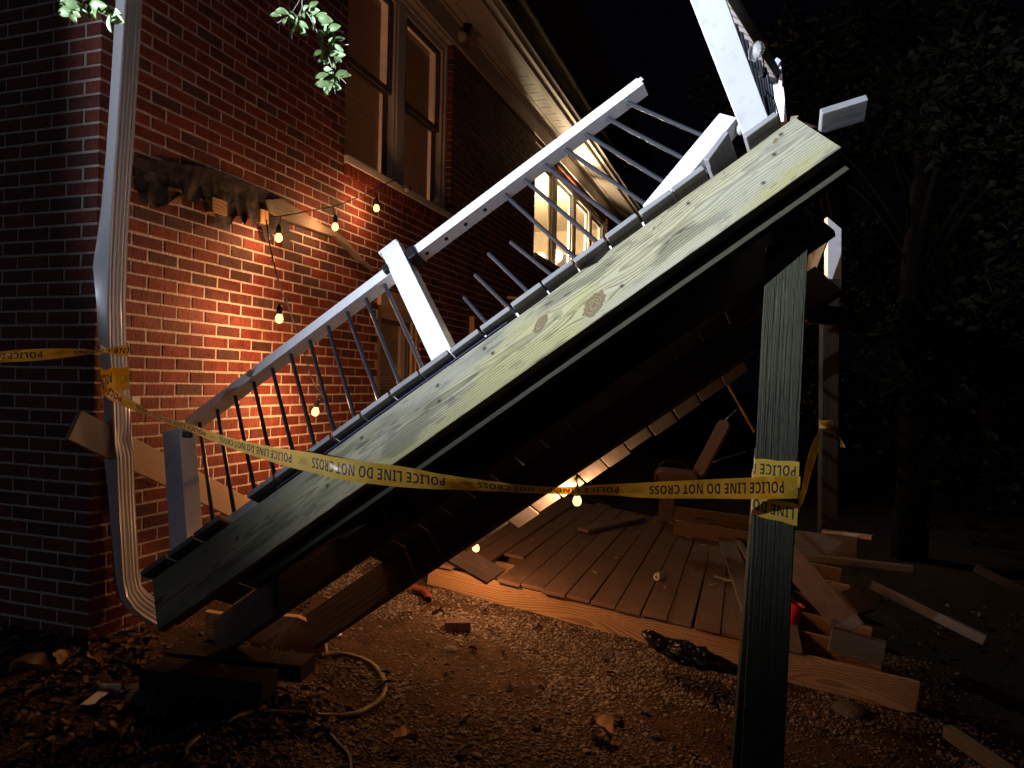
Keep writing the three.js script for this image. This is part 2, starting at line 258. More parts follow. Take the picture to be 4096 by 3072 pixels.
// brick with a small chamfer round its face (front towards +z)
function brickGeo(L, H, D, ou, ov) {
  const c = 0.0025, a = L / 2, b = H / 2, P = [], f = D / 2, add = (p, q, r, t) => P.push(...p, ...q, ...r, ...p, ...r, ...t);
  const j = () => (rnd() - 0.5) * 0.0028;
  const o = [[-a + j(), -b + j(), f - c], [a + j(), -b + j(), f - c], [a + j(), b + j(), f - c], [-a + j(), b + j(), f - c]], n = o.map(p => [p[0] - Math.sign(p[0]) * c, p[1] - Math.sign(p[1]) * c, f + j() * 0.5]), k = o.map(p => [p[0], p[1], -f]);
  add(...n); for (let i = 0; i < 4; i++) { const m = (i + 1) % 4; add(o[i], o[m], n[m], n[i]); add(k[i], k[m], o[m], o[i]); }
  const g = new THREE.BufferGeometry(); g.setAttribute('position', new THREE.Float32BufferAttribute(P, 3)); g.computeVertexNormals(); return uvBox(g, ou, ov);
}
const pickTone = () => { let t = rnd(), i = 0; while (i < BW.length - 1 && t > BW[i]) t -= BW[i++]; return i; };
{
  // list every brick: wall, centre along wall, centre height, length
  const list = [], rows = Math.ceil((WALL_TOP - Y0) / CH);
  const cut = (s0, s1, y, holes) => { let seg = [[s0, s1]]; for (const h of holes) if (y > h.y0 - 0.02 && y < h.y1) seg = seg.flatMap(([a, b]) => h.s1 <= a || h.s0 >= b ? [[a, b]] : [[a, Math.min(b, h.s0)], [Math.max(a, h.s1), b]]).filter(([a, b]) => b - a > 0.03); return seg; };
  const holes = [{ ...W1, y0: W1.y0 - 0.105, s1: W1.s1 }, W2, W3];
  for (let r = 0; r < rows; r++) {
    const y = Y0 + (r + 0.5) * CH, odd = r % 2; if (y > WALL_TOP - 0.01) break;
    for (let k = 0; k < 74; k++) {                                                        // wall A
      const s0 = (odd ? k - 0.5 : k) * BL, s1 = s0 + BL; if (s0 > 14.6) break;
      for (const [a, b] of cut(Math.max(odd ? 0.0985 : 0, s0), s1, y, holes)) { const near = holes.some(h => y > h.y0 - 0.02 && y < h.y1 && Math.abs(a - h.s1) < 0.02), A = a + (near ? -0.004 : a < 0.001 ? 0 : a - s0 > 0.001 ? -0.004 : JT / 2), B = b + (s1 - b > 0.001 ? 0.004 : -JT / 2); if (B - A > 0.025) list.push({ w: 'A', c: (A + B) / 2, y, L: B - A, e0: a < 0.001, q: a - s0 > 0.02 || s1 - b > 0.02 }); }
    }
    for (let k = 0; k < 18; k++) { const s0 = (odd ? k : k - 0.5) * BL, a = Math.max(odd ? -JT / 2 : 0.1016, s0 - (odd && !k ? JT / 2 : 0)), b = s0 + BL; if (b - a < 0.04) continue; list.push({ w: 'B', c: (a + b) / 2, y, L: b - a - JT }); }   // wall B, to the left of the corner
  }
  // the ones that show largest become bricks of their own
  const proj = (p) => { const d = p.clone().sub(CAM), z = d.dot(FWD), x = d.dot(RIGHT) / z, yy = d.y / z; return [x, yy, z]; };
  for (const b of list) {
    const p = b.w === 'A' ? V(0, b.y, -b.c) : V(-b.c, b.y, 0), q = b.w === 'A' ? V(0, b.y, -b.c - b.L / 2) : V(-b.c - b.L / 2, b.y, 0), [x, yy, z] = proj(p), [x2] = proj(q);
    b.area = z > 0.3 && Math.abs(x) < 0.70 && Math.abs(yy) < 0.53 ? Math.abs(x2 - x) * CH / z : 0;
    if (b.w === 'A' && b.y < 1.25 && b.c > 0.5) b.area *= 0.2; if (b.w === 'B' && b.y < 0.75) b.area *= 0.3;
  }
  const big = new Set([...list].sort((a, b) => b.area - a.area).slice(0, 280));
  const protos = {}; const rest = [];
  for (const b of list) {
    const scar = b.w === 'A' && b.y > 2.12 + 0.12 * rnd() && b.y < 2.62 && b.c > 0.25 && b.c < 2.7 && rnd() < 0.55, single = big.has(b), D = 0.09, tone = scar ? (rnd() < 0.5 ? 5 : 3) : pickTone(), col = BR[tone];
    const key = (Math.round(b.L * 400)) + '_' + (rnd() * 5 | 0);
    const place = (o) => { if (b.w === 'A') { o.position.set(-D / 2 + rr(-0.0012, 0.0015), b.y + rr(-0.0008, 0.0008), -b.c); o.rotation.y = Math.PI / 2; } else { o.position.set(-b.c, b.y, -D / 2 + rr(-0.0012, 0.0015)); } o.rotation.z += rr(-0.004, 0.004); };
    if (single) {
      protos[key] = protos[key] || brickGeo(b.L, CH - JT, D, rr(0, 2), rr(0, 2));
      const m = mesh('brick', protos[key], M.bricks[tone], b.w === 'A' ? wallA : wallB); place(m); m.position.y -= 0.3;
    } else {
      const g = brickGeo(b.L, CH - JT, D, rr(0, 2), rr(0, 2)), o = new THREE.Object3D(); place(o); o.position.y -= 0.3; o.updateMatrix(); g.applyMatrix4(o.matrix);
      const c = new Float32Array(g.attributes.position.count * 3), k = 1.25 * rr(0.92, 1.08); for (let i = 0; i < c.length; i += 3) { c[i] = col[0] * k; c[i + 1] = col[1] * k; c[i + 2] = col[2] * k; }
      g.setAttribute('color', new THREE.BufferAttribute(c, 3)); rest.push(g);
    }
  }
  const m = mesh('brickwork', merge(rest), M.brickV, wallA); m.userData.kind = 'stuff';
  // upright bricks of the window sill course
  const n = 29, w = (W1.s1 - W1.s0 + 0.06) / n;
  for (let i = 0; i < n; i++) { const g = brickGeo(w - JT, 0.088, 0.13, rr(0, 2), rr(0, 2)); const b = mesh('sill_brick', g, M.bricks[pickTone()], wallA); b.position.set(-0.04 + rr(-0.002, 0.002), W1.y0 - 0.054 - 0.3, -(W1.s0 + w * (i + 0.5))); b.rotation.y = Math.PI / 2; }
}
// ---- window of two sash pairs
function windowUnit(name, o, rec, cols, opt = {}) {
  const w = new THREE.Group(); w.name = name; house.add(w); w.position.set(0, 0, 0);
  const P = (n, g, m) => wpart(n, g, m, w), yc = (o.y0 + o.y1) / 2, H = o.y1 - o.y0;
  const fw = opt.fw ?? 0.11, d = 0.06, fr = [];
  const vb = (s0, s1, y0, y1, x0, x1, r = 0.004) => bx(x1 - x0, y1 - y0, s1 - s0, (x0 + x1) / 2, (y0 + y1) / 2, -(s0 + s1) / 2, r);
  const xf = -rec; fr.push(vb(o.s0, o.s0 + fw, o.y0, o.y1, xf - d, xf), vb(o.s1 - fw, o.s1, o.y0, o.y1, xf - d, xf), vb(o.s0 + fw, o.s1 - fw, o.y1 - fw, o.y1, xf - d, xf - 0.002));
  fr.push(vb(o.s1 - fw * 0.45, o.s1 - 0.004, o.y0, o.y1, xf, xf + 0.012), vb(o.s0 + 0.004, o.s0 + fw * 0.45, o.y0, o.y1, xf, xf + 0.012), vb(o.s0 + fw * 0.5, o.s1 - fw * 0.5, o.y1 - fw * 0.45, o.y1 - 0.004, xf, xf + 0.011));
  const mw = opt.mw ?? 0.2, inner = o.s1 - o.s0 - 2 * fw, pw = (inner - (cols - 1) * mw) / cols;
  for (let c = 1; c < cols; c++) { const s = o.s0 + fw + c * pw + (c - 1) * mw; fr.push(vb(s, s + mw, o.y0, o.y1 - fw, xf - d, xf - 0.001), vb(s + 0.04, s + mw - 0.04, o.y0 + 0.03, o.y1 - fw - 0.005, xf - 0.001, xf + 0.01)); }
  P('frame', merge(fr), opt.fm || M.trim);
  P('sill', vb(o.s0 - 0.0, o.s1 + 0.0, o.y0 - 0.012, o.y0 + 0.05, xf - d, opt.sillX ?? 0.035, 0.006), opt.fm || M.trim);
  for (let c = 0; c < cols; c++) {
    const s0 = o.s0 + fw + c * (pw + mw), s1 = s0 + pw, ym = opt.meet ? o.y0 + opt.meet * H : null, st = opt.st ?? 0.048, top = o.y1 - fw, bot = o.y0 + 0.05;
    const sash = (a, b, x) => { const g = [vb(s0, s0 + st, a, b, x - 0.03, x), vb(s1 - st, s1, a, b, x - 0.03, x), vb(s0 + st, s1 - st, a, a + st, x - 0.03, x - 0.001), vb(s0 + st, s1 - st, b - st, b, x - 0.03, x - 0.001)]; P('sash', merge(g), opt.sm || M.sash); P('pane', vb(s0 + st, s1 - st, a + st, b - st, x - 0.018, x - 0.012, 0), M.glass); };
    if (ym) { sash(ym - 0.02, top, xf - 0.02); sash(bot, ym + 0.02, xf - 0.055); } else sash(bot, top, xf - 0.03);
    if (opt.blind) { const sl = [], n = Math.round((top - bot) / 0.026); for (let i = 0; i < n; i++) sl.push(bx(0.004, 0.024, s1 - s0 - 0.05, xf - 0.13 + (i % 2) * 0.001, bot + 0.02 + i * 0.026, -(s0 + s1) / 2).rotateZ(0)); const b = P('blind', merge(sl), opt.blindMat || M.blind); }
  }
  if (opt.blind) {
    const a = o.s0 - 0.25, b = o.s1 + 0.25, c = o.y0 - 0.25, e = Math.min(4.92, o.y1 + 0.25), x0 = -1.7, x1 = -0.215, q = [vb(a, b, c, e, x0 - 0.03, x0, 0), vb(a - 0.03, a, c, e, x0, x1, 0), vb(b, b + 0.03, c, e, x0, x1, 0), vb(a, b, c - 0.03, c, x0, x1, 0), vb(a, b, e, e + 0.03, x0, x1, 0)];
    P('room_wall', merge(q), M.trim);
    const lp = V(-1.1, c + 0.5, -(o.s0 + o.s1) / 2); P('lamp_bulb', new THREE.SphereGeometry(0.04, 16, 12).translate(lp.x, lp.y, lp.z), new THREE.MeshStandardMaterial({ color: lin(1, 0.8, 0.6), emissive: lin(1, 0.62, 0.3), emissiveIntensity: 3 }));
    const l = new THREE.PointLight(lin(1, 0.5, 0.27), opt.lit ?? 1, 0, 2); l.position.copy(lp); l.castShadow = true; l.shadow.radius = 3; scene.add(l);
  }
  return w;
}
windowUnit('window', W1, 0.065, 2, { meet: 0.49, blind: 1, mw: 0.21, lit: 0.8 });
windowUnit('window', W2, 0.03, 1, { meet: 0.5, blind: 1, fw: 0.115, st: 0.04, sillX: 0.02, fm: M.pale, lit: 0.35 });
windowUnit('window', W3, 0.06, 4, { fw: 0.16, mw: 0.26, st: 0.06, sm: M.trim, meet: 0 });
// lower window head board, lit room behind the far windows
{
  wpart('window_head', bx(0.035, 0.13, 0.84, 0.0175 + 0.001, W2.y1 + 0.04, -(W2.s0 + W2.s1) / 2, 0.004), M.pale, house);
  const room = new THREE.Group(); room.name = 'lit_room'; house.add(room);
  const cream = mat({ color: lin(0.62, 0.52, 0.38), roughness: 0.9 }), dark = mat({ color: lin(0.16, 0.12, 0.09), roughness: 0.8 });
  const R = { x0: -4.2, x1: -0.22, s0: 5.6, s1: 12.8, y0: 2.5, y1: 4.93 }, t = 0.08, xm = (R.x0 + R.x1) / 2, sm = (R.s0 + R.s1) / 2, ym = (R.y0 + R.y1) / 2;
  wpart('ceiling', bx(R.x1 - R.x0, t, R.s1 - R.s0, xm, R.y1 + t / 2, -sm), cream, room);
  wpart('room_floor', bx(R.x1 - R.x0, t, R.s1 - R.s0, xm, R.y0 - t / 2, -sm), dark, room);
  wpart('room_wall', bx(t, R.y1 - R.y0, R.s1 - R.s0, R.x0 - t / 2, ym, -sm), cream, room);
  wpart('room_wall', bx(R.x1 - R.x0, R.y1 - R.y0, t, xm, ym, -(R.s0 - t / 2)), cream, room);
  wpart('room_wall', bx(R.x1 - R.x0, R.y1 - R.y0, t, xm, ym, -(R.s1 + t / 2)), cream, room);
  wpart('valance', bx(2.9, 0.34, 0.05, -1.9, 4.23, -12.74, 0.006), dark, room);
  wpart('valance', bx(0.05, 0.34, 6.8, -4.16, 4.23, -9.2, 0.006), dark, room);
  wpart('wall_rail', bx(0.05, 0.16, 6.8, -4.15, 3.3, -9.2, 0.006), dark, room);
}
// ---- eave: frieze, soffit, fascia, gutter
{
  wpart('frieze_board', bx(0.03, 0.25, 15, 0.016, 5.075, -7.5, 0.004), M.soffit, house);
  wpart('frieze_moulding', bx(0.03, 0.035, 15, 0.046, 5.178, -7.5, 0.008), M.soffit, house);
  wpart('soffit_edge', bx(0.1, 0.02, 15, 0.085, 5.195, -7.5, 0.003), M.soffit, house);
  for (let i = 0; i < 90; i++) { const s = 0.1 + i * 0.125; if (s > 2.0 && s < 10.5) wpart('soffit_panel', bx(0.17, 0.012, 0.12, 0.22, 5.198, -s, 0.004).translate(0, (i % 2) * 0.002, 0), M.soffit, house); }
  wpart('soffit_panel', bx(0.17, 0.006, 15, 0.22, 5.207, -7.5), M.soffit, house);
  wpart('soffit_edge', bx(0.06, 0.02, 15, 0.335, 5.195, -7.5, 0.004), M.soffit, house);
  wpart('fascia', bx(0.025, 0.16, 15, 0.378, 5.265, -7.5, 0.004), M.soffit, house);
  const gs = new THREE.Shape(); gs.moveTo(0, 0); gs.lineTo(0.06, 0); gs.quadraticCurveTo(0.075, 0.05, 0.105, 0.06); gs.lineTo(0.105, 0.11); gs.lineTo(0.095, 0.11); gs.lineTo(0.095, 0.07); gs.lineTo(0.06, 0.05); gs.lineTo(0.055, 0.008); gs.lineTo(0, 0.008); gs.closePath();
  const gg = flat(new THREE.ExtrudeGeometry(gs, { depth: 15, bevelEnabled: false, curveSegments: 6 })); gg.translate(0.392, 5.235, -15);
  wpart('gutter', gg, M.soffit, house);
  const rf = new THREE.BufferGeometry(); wpart('roof', bx(8.5, 0.06, 15.6, -3.75, 6.75, -7.2).rotateZ(0), M.joist, house);
}
// ---- torn flashing left where the deck's ledger was, and what is left of the ledger
{
  const rows = 12, cols = 90, pos = [], idx = [], uv = [];
  for (let i = 0; i <= cols; i++) for (let j = 0; j <= rows; j++) {
    const s = 0.2 + i / cols * 1.24, t = j / rows, rag = fbm(s * 5.5, 2, 301, 3) * 0.75 + 0.25 * fbm(s * 23, 5, 305, 2), top = 2.672 + 0.09 * clamp((s - 0.2) / 0.5) + (j === 0 ? 0.008 * rnd() : 0);
    const bot = 2.545 - 0.11 * smooth(0.4, 0.7, rag) + 0.10 * smooth(0.45, 0.2, Math.abs(s - 0.62)) * smooth(0.05, 0, Math.abs(s - 0.66) - 0.02) ;
    const y = mix(top, Math.max(bot, 2.45), t), curl = 0.012 + t * t * (0.012 + 0.04 * fbm(s * 7, t * 2, 303, 3)) + 0.008 * Math.sin(s * 24 + t * 3) * t + 0.006 * (fbm(s * 19, t * 4, 307, 3) - 0.5);
    pos.push(curl, y, -s); uv.push(s, y);
  }
  for (let i = 0; i < cols; i++) for (let j = 0; j < rows; j++) { const a = i * (rows + 1) + j, b = a + rows + 1; idx.push(a, a + 1, b, b, a + 1, b + 1); }
  const g = new THREE.BufferGeometry(); g.setAttribute('position', new THREE.Float32BufferAttribute(pos, 3)); g.setAttribute('uv', new THREE.Float32BufferAttribute(uv, 2)); g.setIndex(idx); g.computeVertexNormals();
  const f = wpart('torn_flashing', g, M.tar, house); f.userData.label = 'torn black flashing strip hanging where the deck was attached';
  const blk = (px0, py0, px1, py1) => { const a = atWall(px0, py0, 0.02), b = atWall(px1, py1, 0.02); return beam(a, b, 0.05, 0.085, UP, 0.004); };
  wpart('ledger_block', blk(660, 780, 712, 790), M.pineDark, house); wpart('ledger_block', blk(835, 818, 895, 835), M.pine, house); wpart('ledger_block', blk(1030, 862, 1062, 872), M.pine, house);
  // splintered ledger
  const sh = new THREE.Shape(), pt = (x, y) => { const p = atWall(x, y, 0.03); return [-p.z, p.y]; };
  const out = [[1075, 800], [1120, 795], [1200, 845], [1290, 905], [1335, 925], [1375, 955], [1440, 1030], [1500, 1085], [1440, 1045], [1390, 990], [1340, 948], [1270, 925], [1180, 893], [1100, 862], [1085, 850]].map(p => pt(...p));
  out.forEach((p, i) => i ? sh.lineTo(...p) : sh.moveTo(...p)); sh.closePath();
  let lg = flat(new THREE.ExtrudeGeometry(sh, { depth: 0.035, bevelEnabled: true, bevelSize: 0.003, bevelThickness: 0.003, bevelSegments: 1 }));
  lg.applyMatrix4(new THREE.Matrix4().set(0, 0, 1, 0.006, 0, 1, 0, 0, -1, 0, 0, 0, 0, 0, 0, 1));
  uvWorld(lg, (P, i) => -P.getZ(i), (P, i) => P.getY(i) + P.getX(i)); wpart('splintered_ledger', lg, M.grey, house);
}

// ================================================================ DOWNSPOUT
{
  const D0 = [[500, -60, 0], [500, 0, 0], [482, 300, 0], [462, 600, 0], [448, 825, 0.004], [441, 960, 0.012], [437, 1065, 0.02], [433, 1200, 0.008], [436, 1375, 0.002], [450, 1555, 0], [455, 1700, 0], [459, 1775, -0.012], [466, 1830, 0.01], [472, 2000, 0], [481, 2160, 0], [490, 2325, 0], [500, 2390, 0], [517, 2435, 0], [545, 2465, 0], [590, 2496, 0]];
  const sec = []; const SW = 0.104, TW = 0.062;                                   // along the wall, out from the wall
  // section from the ridge: side face towards -s, then the fluted face towards +t
  const fl = []; for (let i = 0; i <= 24; i++) { const t = i / 24; fl.push([t * SW, -0.0032 * Math.max(0, Math.sin((t * 5 - 0.5) * Math.PI * 2) - 0.1) * (t > 0.08 && t < 0.94 ? 1 : 0)]); }
  const prof = [[0.006, -TW], [0, -TW + 0.006], [0, -0.006], [0.002, -0.002], ...fl.slice(1, 24), [SW, -0.004], [SW, -TW + 0.004], [SW - 0.005, -TW]];
  const pos = [], idx = [], n = prof.length;
  D0.forEach(([px, py, dent], k) => {
    const r = atWall(px, py, 0.093); let dir = V(0, -1, 0);
    const prev = D0[Math.max(0, k - 1)], next = D0[Math.min(D0.length - 1, k + 1)], a = atWall(prev[0], prev[1], 0.093), b = atWall(next[0], next[1], 0.093); dir = b.sub(a).normalize();
    const tx = V(1, 0, 0), sx = dir.clone().cross(tx).normalize(); if (sx.z > 0) sx.negate();   // sx points along +s
    const elbow = py > 2380 ? (py - 2380) / 116 : 0; const q = 0.012 * Math.sin(k * 3.1) * (dent ? 1 : 0);
    for (const [s, t] of prof) { const tt = t * (1 + dent * 18) , p = r.clone().addScaledVector(sx, s + (Math.abs(t) > 0.03 ? -dent : 0) + q * 0.3 * Math.sin(s * 60)).addScaledVector(tx, tt + elbow * 0.06 - (dent < 0 ? 0.014 * Math.sin(s / SW * 3.1) : 0)); pos.push(p.x, p.y, p.z); }
  });
  for (let k = 0; k < D0.length - 1; k++) for (let i = 0; i < n; i++) { const a = k * n + i, b = k * n + (i + 1) % n, c = a + n, d = b + n; idx.push(a, c, b, b, c, d); }
  let g = new THREE.BufferGeometry(); g.setAttribute('position', new THREE.Float32BufferAttribute(pos, 3)); g.setIndex(idx); g = toCreasedNormals(g, 0.5);
  const base = V(0.06, 0.33, 0.1), t = thing('downspout', 'white fluted metal downspout at the brick corner, dented and bowed, wrapped in yellow tape', 'downspout', base);
  wpart('pipe', uvWorld(g, (P, i) => P.getY(i), (P, i) => P.getX(i)), M.ds, t);
  const st = atWall(540, 1605, 0.01); wpart('strap', bx(0.003, 0.05, 0.05, 0.006, st.y, st.z - 0.01), M.ds, t);
}

// ================================================================ COLLAPSED DECK (frame: e along the rim, N up from the boards, g into the deck)
const DE = V(0.79748037, 0.58903658, -0.12959711).normalize(), DN = V(-0.57092367, 0.66838535, -0.47653143).normalize();
const DZ = DE.clone().cross(DN).normalize(), DO = V(2.04136815, 1.88903429, -0.04878932);
const deck = thing('collapsed_deck', 'collapsed raised deck tilted on one post with white railing and pale pine rim board', 'deck', DO);
deck.quaternion.setFromRotationMatrix(new THREE.Matrix4().makeBasis(DE, DN, DZ));
const L = (e, n, g) => V(e, n, -g);                                                   // deck-local point
const toDeck = (p) => { const q = p.clone().sub(DO); return V(q.dot(DE), q.dot(DN), -q.dot(DZ)); };   // -> e, n, g
const fromDeck = (e, n, g) => DO.clone().addScaledVector(DE, e).addScaledVector(DN, n).addScaledVector(DZ, -g);
{
  // rim board: slanted ends, as broken and as cut
  const sh = new THREE.Shape(), x0 = -1.872;
  const pts = [[-1.872, -0.05], [1.215, -0.05], [1.232, -0.045], [1.228, -0.283], [-1.862, -0.287]];
  [[-1.868, -0.048], [-1.2, -0.05], [-0.4, -0.046], [0.10, -0.049], [0.3, -0.045], [0.36, -0.062], [0.42, -0.047], [1.0, -0.052], [1.226, -0.048], [1.236, -0.284], [-1.60, -0.287], [-1.86, -0.285]].forEach((p, i) => i ? sh.lineTo(...p) : sh.moveTo(...p)); sh.closePath();
  let g = flat(new THREE.ExtrudeGeometry(sh, { depth: 0.034, bevelEnabled: true, bevelSize: 0.002, bevelThickness: 0.002, bevelSegments: 1 }));
  g.translate(0, 0, -0.038);
  uvWorld(g, (P, i) => (P.getX(i) - x0), (P, i) => (P.getY(i) + 0.287) + (P.getZ(i) < -0.01 ? 0.1 : 0)); g.computeVertexNormals();
  mesh('rim_joist', g, M.rim, deck).userData.label = 'pale pine rim board with two large knots';
  mesh('rim_joist', bx(3.0, 0.24, 0.036, -0.33, -0.147, -0.059, 0.003), M.joist, deck);
  const j2 = mesh('joist', beam(L(-1.45, -0.205, 0.098), L(1.235, -0.205, 0.098), 0.036, 0.235, V(0, 1, 0)), M.green, deck); j2.userData.label = 'weathered green joist just below the rim board';
  for (const [g0, e0, e1, dn] of [[0.50, -2.02, 1.2, -0.119], [0.90, -1.80, 1.18, -0.119]]) mesh('joist', beam(L(e0, dn, g0), L(e1, dn - 0.004, g0), 0.038, 0.186, V(0, 1, 0)), M.joist, deck);
  mesh('beam', beam(L(1.215, -0.16, 0.045), L(1.215, -0.16, 0.42), 0.04, 0.235, V(0, 1, 0)), M.joist, deck);
  // deck boards, one by one; k counts the gaps seen along the rim
  for (let k = -13; k <= 7; k++) {
    if (k === -10) continue;
    let e = 0.146 * (k + 0.5), g0 = -0.033 + rr(-0.004, 0.004), g1 = 1.345 + rr(-0.02, 0.015), n = 0, rx = 0, rz = 0;
    if (k <= -11) { g1 = rr(0.35, 0.6); }
    if (k === -9) g1 = 0.9; if (k === -8) g1 = 1.1; if (k < -5 && k > -8) g1 = 1.265 + rr(-0.01, 0.01);
    if (k === 6) { e = 0.955; n = 0.045; rz = 0.42; g1 = 0.7; }
    if (k === 7) { e = 1.115; n = 0.006; g1 = 0.5; }
    if (k === 5) g1 = 1.1;
    const len = g1 - g0, b = mesh('deck_board', rbox(0.1385, 0.025, len, 0.005), M.compGrey, deck);
    b.position.set(e, -0.0125 + n + rr(-0.002, 0.002), -(g0 + g1) / 2); b.rotation.set(rx, rr(-0.004, 0.004), rz + rr(-0.01, 0.01));
  }
  mesh('joist_tape', bx(1.15, 0.002, 0.045, -0.62, -0.0405, -0.02), mat({ color: lin(0.10, 0.12, 0.22), roughness: 0.5 }), deck);
}
// ---- railing of the deck: part > rails, posts, balusters
{
  const rail = new THREE.Group(); rail.name = 'guard_rail'; deck.add(rail);
  const P = (n, g, m) => mesh(n, g, m, rail);
  // top rail: hollow box section with a lip, seen end on at the right
  const railGeo = (e0, e1) => { const s = new THREE.Shape(); s.moveTo(0.118, 0.776); s.lineTo(0.118, 0.83); s.quadraticCurveTo(0.119, 0.845, 0.13, 0.846); s.lineTo(0.172, 0.846); s.quadraticCurveTo(0.183, 0.845, 0.184, 0.83); s.lineTo(0.184, 0.776); s.closePath();
    const h = new THREE.Path(); h.moveTo(0.121, 0.779); h.lineTo(0.181, 0.779); h.lineTo(0.181, 0.829); h.lineTo(0.172, 0.843); h.lineTo(0.13, 0.843); h.lineTo(0.121, 0.829); h.closePath(); s.holes.push(h);
    let g = flat(new THREE.ExtrudeGeometry(s, { depth: e1 - e0, bevelEnabled: false, curveSegments: 4 })); g.applyMatrix4(new THREE.Matrix4().set(0, 0, 1, e0, 0, 1, 0, 0, -1, 0, 0, 0, 0, 0, 0, 1)); g = uvWorld(g, (Q, i) => Q.getX(i), (Q, i) => Q.getY(i) - Q.getZ(i)); return g; };
  P('top_rail', railGeo(-1.70, -0.41), M.vinyl); P('top_rail', railGeo(-0.30, 1.012), M.vinyl);
  const railEnd = P('rail_end', bx(0.022, 0.026, 0.006, 1.016, 0.815, -0.121, 0.002), M.vinyl);
  P('bottom_rail', bx(1.36, 0.075, 0.06, -1.08, 0.075, -0.15, 0.006), M.vinyl);
  P('bottom_rail', bx(0.95, 0.06, 0.06, 0.2, 0.06, -0.15, 0.006), M.vinyl);
  const br = P('bottom_rail', beam(L(0.66, 0.115, 0.15), L(1.135, 0.285, 0.15), 0.075, 0.088, UP, 0.006), M.vinyl);
  const bracket = P('rail_bracket', merge([bx(0.05, 0.075, 0.095, -0.283, 0.80, -0.15, 0.01), bx(0.03, 0.05, 0.06, -0.425, 0.805, -0.12, 0.008)]), M.black);
  // middle post
  P('railing_post', bx(0.1, 0.95, 0.1, -0.362, 0.46, -0.15, 0.004), M.vinyl); P('post_cap', bx(0.108, 0.02, 0.108, -0.37, 0.93, -0.15, 0.004), M.vinyl);
  const bal = (e0, n0, e1, n1, g0 = 0.15, g1 = 0.15) => P('baluster', rod(L(e0, n0, g0), L(e1, n1, g1), 0.0095), M.baluster);
  const left = [-0.477, -0.591, -0.705, -0.823, -0.937, -1.056, -1.174, -1.292, -1.411, -1.528, -1.644];
  left.forEach((e, i) => bal(e + rr(-0.004, 0.004) - [0, 0, 0.008, 0.02, 0.02, 0.01, 0.005, 0, -0.004, 0.006, 0.006][i], 0.06, e, 0.778));
  [[0.911, 1.03, 0.275], [0.798, 0.91, 0.232], [0.683, 0.788, 0.185], [0.57, 0.668, 0.175], [0.454, 0.543, 0.169], [0.34, 0.423, 0.161], [0.227, 0.315, 0.157]].forEach(([et, eb, nb]) => { const k = (eb - et) / (0.79 - nb), n0 = Math.max(0.06, nb - 0.12); bal(et + k * (0.79 - n0), n0, et, 0.79); });
  [[0.131, 0.486, 0.199], [0.022, 0.512, 0.079], [-0.078, 0.451, -0.023], [-0.17, 0.376, -0.133]].forEach(([et, nt, eb]) => bal(eb + (eb - et) * 0.3, 0.06, et, nt));
  // open baluster holes in the underside of the right rail
  for (const e of [0.115, 0.003, -0.11, -0.224]) P('rail_hole', new THREE.CylinderGeometry(0.0098, 0.0098, 0.002, 16).translate(e, 0.7738, -0.15), M.black);
}
// ---- twisted end post at the foot of the railing
{
  const g = merge([rbox(0.1, 0.72, 0.1, 0.004).rotateY(-0.04)]), q = new THREE.Quaternion(), a = at(752, 2230, 3.3), b = at(716, 1722, 3.42);
  const y = b.clone().sub(a).normalize(); q.setFromUnitVectors(UP, y); g.applyQuaternion(q); const c = b.clone().addScaledVector(y, -0.36); g.translate(c.x, c.y, c.z);
  solo('railing_post', g, M.vinyl, 'white railing post knocked loose and twisted at the foot of the slope', 'railing post');
  const brk = rbox(0.05, 0.03, 0.02, 0.005); const p = at(750, 1738, 3.33); brk.translate(p.x, p.y, p.z); solo('rail_bracket', brk, M.black, 'black rail bracket on top of the twisted white post', 'bracket');
}
// ---- white corner post and the outer railing that leans on it
{
  const a = at(3036, 540, 2.80), b = at(2762, -190, 2.38), dir = b.clone().sub(a).normalize();
  const t = thing('outer_railing', 'brightly lit white corner post with the outer railing running away behind it', 'railing', a);
  wpart('corner_post', beam(a.clone().addScaledVector(dir, -0.06), b, 0.103, 0.103, V(-0.15, 0.1, 1), 0.004), M.vinyl, t);
  // outer top rail, underside towards the camera
  const r0 = at(2820, -130, 2.55), r1 = at(3090, 298, 4.05), along = r1.clone().sub(r0).normalize(), faceN = V(-0.35, -0.7, 0.6).normalize(), acr = along.clone().cross(faceN).normalize();
  wpart('top_rail', beam(r0, r1, 0.085, 0.05, faceN, 0.004), M.vinyl, t);
  const f0 = at(3118, 470, 4.2), f1 = at(3096, 300, 4.2);
  wpart('railing_post', beam(at(3122, 500, 4.15), at(3096, 262, 4.15), 0.1, 0.1, V(-0.3, 0, 1), 0.004), M.vinyl, t);
  wpart('post_cap', beam(at(3091, 270, 4.1), at(3104, 250, 4.1), 0.1, 0.03, UP, 0.003), M.vinyl, t);
  const N = 13, s0 = at(2985, 520, 2.85), s1 = at(3112, 545, 4.1);
  for (let i = 0; i < N; i++) { const u = (i + 0.6) / N, p = r0.clone().lerp(r1, u).addScaledVector(faceN, 0.02).addScaledVector(acr, 0.0), q = s0.clone().lerp(s1, u); wpart('baluster', rod(p, q, 0.0095), M.baluster, t); }
  wpart('bracket', bx(0.06, 0.05, 0.05, 0, 0, 0, 0.012).applyMatrix4(new THREE.Matrix4().setPosition(at(3092, 318, 4.0))), M.black, t);
}
// grey bracket foot between the two bottom rails
{ const g = mergeVertices(new THREE.IcosahedronGeometry(0.024, 2)); const p = at(2962, 512, 2.95); g.scale(0.8, 1.2, 0.8); g.translate(p.x, p.y, p.z); solo('post_foot', uvBox(toCreasedNormals(g, 0.6)), mat({ color: lin(0.3, 0.3, 0.3), roughness: 0.5 }), 'crushed grey post foot beside the lit corner post', 'post foot'); }
